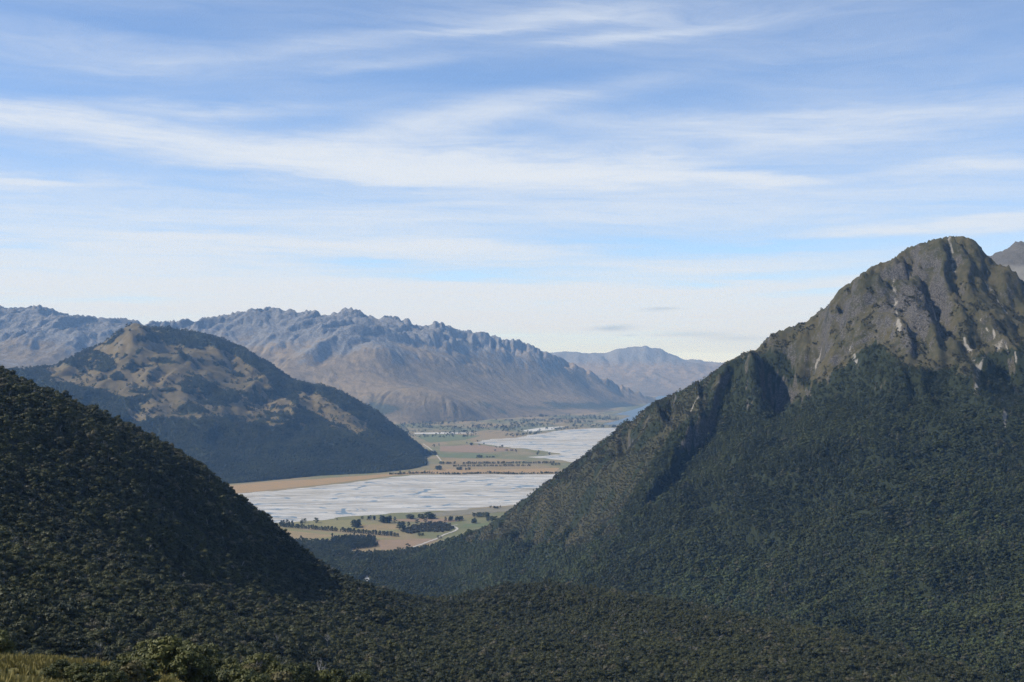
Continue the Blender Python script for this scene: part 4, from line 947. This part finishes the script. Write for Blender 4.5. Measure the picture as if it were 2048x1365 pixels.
Forest.make('far_scrub', np.c_[x[ok], y[ok], 0 * x[ok]], scales(r, ok.sum(), .6, 1.5), hill_far, 'scattered dark trees and scrub on the far valley flats', 'scrub', None, 10)
# golden tussock on the knoll
def tuft_mesh(name, mat, seed):
    rr = np.random.default_rng(seed); V = []; Fc = []
    for i in range(26):
        ph = rr.uniform(0, 6.28); l = rr.uniform(.35, .75); o = rr.uniform(.1, .45); b = len(V)
        a = np.array((math.cos(ph) * .1, math.sin(ph) * .1, 0)); t = np.array((math.cos(ph) * o, math.sin(ph) * o, l)); s = np.array((-math.sin(ph), math.cos(ph), 0)) * .05
        V += [a - s, a + s, t]; Fc.append((b, b + 1, b + 2))
    return mesh_from(name, V, Fc, mat)
m_tuft = leaf_mat('tussock_blades', (.185, .155, .042), (.26, .215, .068), (.09, .095, .028), 1 / 12.)
tufts = [tuft_mesh('tussock_tuft_%d' % i, m_tuft, 700 + i) for i in range(4)]
x, y = jitter(-200, 40, 60, 262, .95, 81); z = KT.at(x, y); px, py = proj(x, y, z)
n = fbm(x / 9, y / 9, 3, 5)
ok = (px > -120) & (px < 420) & (py > 1300) & (py < 1480) & (n > -.45)
x, y, z = x[ok], y[ok], z[ok]
Forest.make('tussock_grass', np.c_[x, y, z], scales(r, len(x), .7, 1.5), tufts, 'golden tussock grass on the knoll', 'grass', None, 11)

# ------------------------------------------------------------------ individual trees
crown_near = [crown_mesh('beech_crown_%d' % i, m_near, 800 + i, 9.0, 8.4, 17, 110, .30, .16) for i in range(5)]
trunk_near = [trunk_mesh('beech_trunk_%d' % i, m_bark, 820 + i, 7.2, .26, 7, 2, .30) for i in range(5)]
crown_slope = [crown_mesh('slope_crown_%d' % i, m_beech, 840 + i, 9.0, 8.0, 10, 48, .50, .18) for i in range(4)]
trunk_slope = [trunk_mesh('slope_trunk_%d' % i, m_bark, 860 + i, 6.6, .24, 5, 0, .28) for i in range(4)]
snag_near = [trunk_mesh('bare_trunk_%d' % i, m_dead, 880 + i, 8.0, .16, 9, 6, .30) for i in range(3)]
pine_trunk = trunk_mesh('pine_trunk', m_bark, 890, 14.0, .45, 3, 0, .1)
def tree(name, loc, s, rz, crown, trunk, label, cat, group):
    e = bpy.data.objects.new(name, None); e.location = [float(v) for v in loc]; e.rotation_euler = (0, 0, float(rz)); e.scale = [float(v) for v in s]; e.empty_display_size = 1.0
    col.objects.link(e)
    for nm, me in (('trunk', trunk), ('crown', crown)):
        if me is None: continue
        o = bpy.data.objects.new(nm, me); o.parent = e; col.objects.link(o)
    return tag(e, label, cat, group)
r2 = random.Random(9)
# on the slope above and beside the bench
for i, (p, s) in enumerate(zip(ind_pts, ind_scl)):
    tree('beech_tree', p, s, r2.uniform(0, 6.28), crown_slope[i % 4], trunk_slope[(i * 7) % 4], *(('dark domed beech tree on the steep shaded slope above the knoll', 'tree', 'beech trees of the steep slope') if p[0] < -170 else ('olive domed beech tree on the flat bench before the gorge', 'tree', 'beech trees of the bench')))
# below the grassy knoll
def knoll_spot(px, d):
    X = (px - 1024) / F * d; return (X, d, float(KT.at(X, d)))
kn = []
for i in range(900):
    px = r2.uniform(-60, 800); d = r2.uniform(235, 430) if px > 230 else r2.uniform(232, 330)
    X, Y, Z = knoll_spot(px, d); q = proj(np.array(X), np.array(Y), np.array(Z)); t = proj(np.array(X), np.array(Y), np.array(Z + 6.5))
    if px < 240 and d < 242: continue
    if float(t[1]) > 1362 or float(t[1]) < np.interp(px, [-60, 0, 60, 120, 230, 300, 420, 520, 620, 700, 800], [1270, 1272, 1280, 1300, 1300, 1292, 1268, 1282, 1318, 1338, 1362]): continue
    if any((X - a) ** 2 + (Y - b) ** 2 < 4.4 ** 2 for a, b, c in kn): continue
    kn.append((X, Y, Z))
    if len(kn) >= 85: break
for i, p in enumerate(kn):
    s = r2.uniform(.62, .98); w = s * r2.uniform(.85, 1.1)
    tree('beech_tree', p, (w, w, s), r2.uniform(0, 6.28), crown_near[i % 5], trunk_near[(i * 3) % 5], 'olive green beech tree with grey trunk behind the grassy knoll', 'tree', 'beech trees behind the knoll')
# bushes on the front of the knoll
for i, (a, d, s) in enumerate([(120, 196, .34), (150, 192, .36), (185, 198, .38), (215, 200, .36), (240, 206, .44), (262, 205, .46), (290, 212, .5), (100, 190, .28), (168, 186, .3), (205, 190, .33), (236, 194, .36)]):
    p = knoll_spot(a, d)
    tree('shrub', p, (s * 1.15, s * 1.15, s), i * 1.3, crown_near[(i + 2) % 5], trunk_near[i % 5], 'rounded dark green shrub growing on the golden knoll grass', 'shrub', 'shrubs on the knoll')
for i, (a, d) in enumerate([(372, 395), (385, 392), (402, 398), (420, 402), (446, 404), (515, 378), (530, 382), (560, 384), (640, 386), (300, 330), (660, 392), (690, 396)]):
    p = knoll_spot(a, d); s = r2.uniform(.85, 1.15)
    tree('dead_tree', p, (s, s, s), i * 2.1, None, snag_near[i % 3], 'bare bleached dead tree standing among the beeches behind the knoll', 'dead tree', 'bleached dead trees')
# trees on the fields: (px, py of the foot, height in metres, width factor)
belts = []
def row(a, b, n, h, jx, label, group, gaps=()):
    for i in range(n):
        t = i / (n - 1); x_ = a[0] + (b[0] - a[0]) * t + r2.uniform(-jx, jx); y_ = a[1] + (b[1] - a[1]) * t
        if any(g0 < x_ < g1 for g0, g1 in gaps): continue
        belts.append((x_, y_, h * r2.uniform(.72, 1.15), r2.uniform(.9, 1.25), label, group))
LB = 'dark conifer in the long shelter belt above the olive field'
row((560, 1054), (796, 1074), 84, 15, 1.2, LB, 'trees of the long shelter belt', ((588, 591), (676, 679)))
row((563, 1052), (584, 1054), 5, 22, 1.5, LB, 'trees of the long shelter belt')
for (x_, y_, n_, sp_, h_, lab, grp) in [
        (712, 1055, 11, 8, 24, 'tall pine in the round clump on the olive field', 'round clump of pines'),
        (770, 1046, 15, 12, 24, 'tall pine in the block of trees near the riverbank', 'block of pines near the riverbank'),
        (744, 1041, 5, 8, 15, 'small tree beside the block of riverbank pines', 'small trees beside the pine block'),
        (803, 1060, 5, 5, 28, 'tall pine in the pair of clumps next to the briar scrub', 'pines next to the briar scrub'),
        (840, 1038, 20, 30, 18, 'tree in the ragged row between the brown field and the river', 'ragged row near the river'),
        (858, 1037, 3, 4, 28, 'tall tree rising above the ragged riverside row', 'tall trees of the ragged row'),
        (912, 1042, 14, 13, 16, 'conifer in the square block beyond the briar scrub', 'square block of conifers'),
        (960, 1034, 15, 16, 17, 'tree in the double clump at the foot of the mountain spur', 'double clump by the spur'),
        (952, 1047, 5, 8, 17, 'pale rounded tree by the meadow at the road bend', 'trees by the meadow'),
        (985, 1042, 7, 10, 16, 'dark tree at the edge of the mountain spur by the meadow', 'trees at the spur edge'),
        (845, 1072, 6, 12, 9, 'low bush beside the briar scrub and road', 'low bushes by the road'),
        (601, 1048, 2, 3, 15, 'lone pair tree on the riverbank field', 'pair on the riverbank field'),
        (990, 1017, 8, 16, 9, 'small scrubby tree on the grey river flat', 'scrubby trees on the grey flat')]:
    for i in range(n_):
        belts.append((x_ + r2.uniform(-sp_, sp_), y_ + r2.uniform(-1.2, 1.2) * (1.6 if sp_ < 12 else 1), h_ * r2.uniform(.75, 1.1), r2.uniform(.95, 1.4), lab, grp))
for (x_, y_, h_, lab) in [(633, 1046, 19, 'round lone tree on the field edge next to the gravel'), (608, 1046.5, 17, 'bushy lone tree between shelter belt and river'), (674, 1041, 8, 'tiny lone tree on the gravel edge'), (724, 1039, 12, 'spindly lone tree near the river gravel'),
                          (790, 1045, 20, 'single tree just past the block of riverbank pines'), (817, 1054, 18, 'single tree at the corner of the briar scrub'), (834, 1048, 17, 'single tree behind the briar scrub'), (851, 1045, 14, 'slim tree behind the middle of the briar scrub'), (891, 1044, 18, 'tree standing where the briar scrub meets the road bend'),
                          (796, 1100, 9, 'lone small tree beside the gravel road and brown field'), (876, 1077, 10, 'bushy tree at the forest edge by the gravel road'), (882, 1078, 9, 'low tree at the forest edge under the road')]:
    belts.append((x_, y_, h_, 1.2, lab, None))
FB = 'dark tree in the long far shelter belt across the river'
row((880, 929), (1106, 927.5), 74, 15, 1.6, FB, 'trees of the far shelter belts', ((890, 893), (915, 925)))
row((906, 934), (1060, 933), 54, 12, 1.4, 'dark tree in the shorter far shelter belt beside the gold field', 'trees of the short far shelter belt')
for (x_, y_, n_, sp_, h_, lab, grp) in [(877, 940.5, 5, 4.5, 26, 'tree in the tall dark clump on the gold far field', 'tall clump on the gold field'), (916, 940.5, 5, 6, 16, 'tree in the low clump on the gold far field', 'low clump on the gold field'), (935, 940.5, 4, 5, 14, 'tree in the broken clump on the gold far field', 'broken clump on the gold field'), (958, 916, 5, 6, 20, 'tree in the dark clump on the far green field', 'dark clump on the far green field'), (978, 916, 6, 12, 12, 'tree in the low windbreak on the far green field', 'low windbreak on the far green field'), (1110, 931, 7, 12, 14, 'tree near the far gravel by the mountain shoulder', 'trees by the far gravel'), (1010, 902.5, 8, 26, 12, 'small scattered tree on the far dry flats', 'scattered trees on the far flats'), (940, 890.5, 4, 4, 18, 'tree at the tip of the far gravel flats', 'trees at the gravel tip')]:
    for i in range(n_):
        belts.append((x_ + r2.uniform(-sp_, sp_), y_ + r2.uniform(-.5, .5), h_ * r2.uniform(.75, 1.1), r2.uniform(1.0, 1.5), lab, grp))
for i, (x_, y_, h_, w_, lab, grp) in enumerate(belts):
    X, Y, Z = G(x_, y_, 0.0); s = h_ / 15.5
    tree('field_tree', (X, Y, Z + .4), (s * w_ * 1.2, s * w_ * 1.2, s), r2.uniform(0, 6.28), pine_mid[i % 4] if ('pine' in lab or 'conifer' in lab or i % 3 == 0) else broad_mid[i % 3], pine_trunk, lab, 'tree', grp)

# ------------------------------------------------------------------ haze
def build_haze():
    V = [(a * 61000, b, c) for c in (-400, 1790) for a, b in ((-1, -6000), (1, -6000), (1, 71000), (-1, 71000))]
    m = bpy.data.materials.new('haze'); m.use_nodes = True; k = NT(m.node_tree)
    out = k.node('ShaderNodeOutputMaterial'); v = k.node('ShaderNodeVolumePrincipled'); k.l.new(v.outputs[0], out.inputs['Volume'])
    v.inputs['Color'].default_value = (*HAZE_COLOR, 1); v.inputs['Density'].default_value = HAZE_DENSITY; v.inputs['Anisotropy'].default_value = 0.0
    v.inputs['Absorption Color'].default_value = (1, 1, 1, 1)
    o = sheet('haze', V, [(0, 3, 2, 1), (4, 5, 6, 7), (0, 1, 5, 4), (1, 2, 6, 5), (2, 3, 7, 6), (3, 0, 4, 7)], m)
    m.cycles.homogeneous_volume = True
    tag(o, 'thin blue summer haze filling the valley', 'haze', None, 'stuff')
HAZE_COLOR, HAZE_DENSITY = (.27, .53, 1.0), 2.25e-5
build_haze()
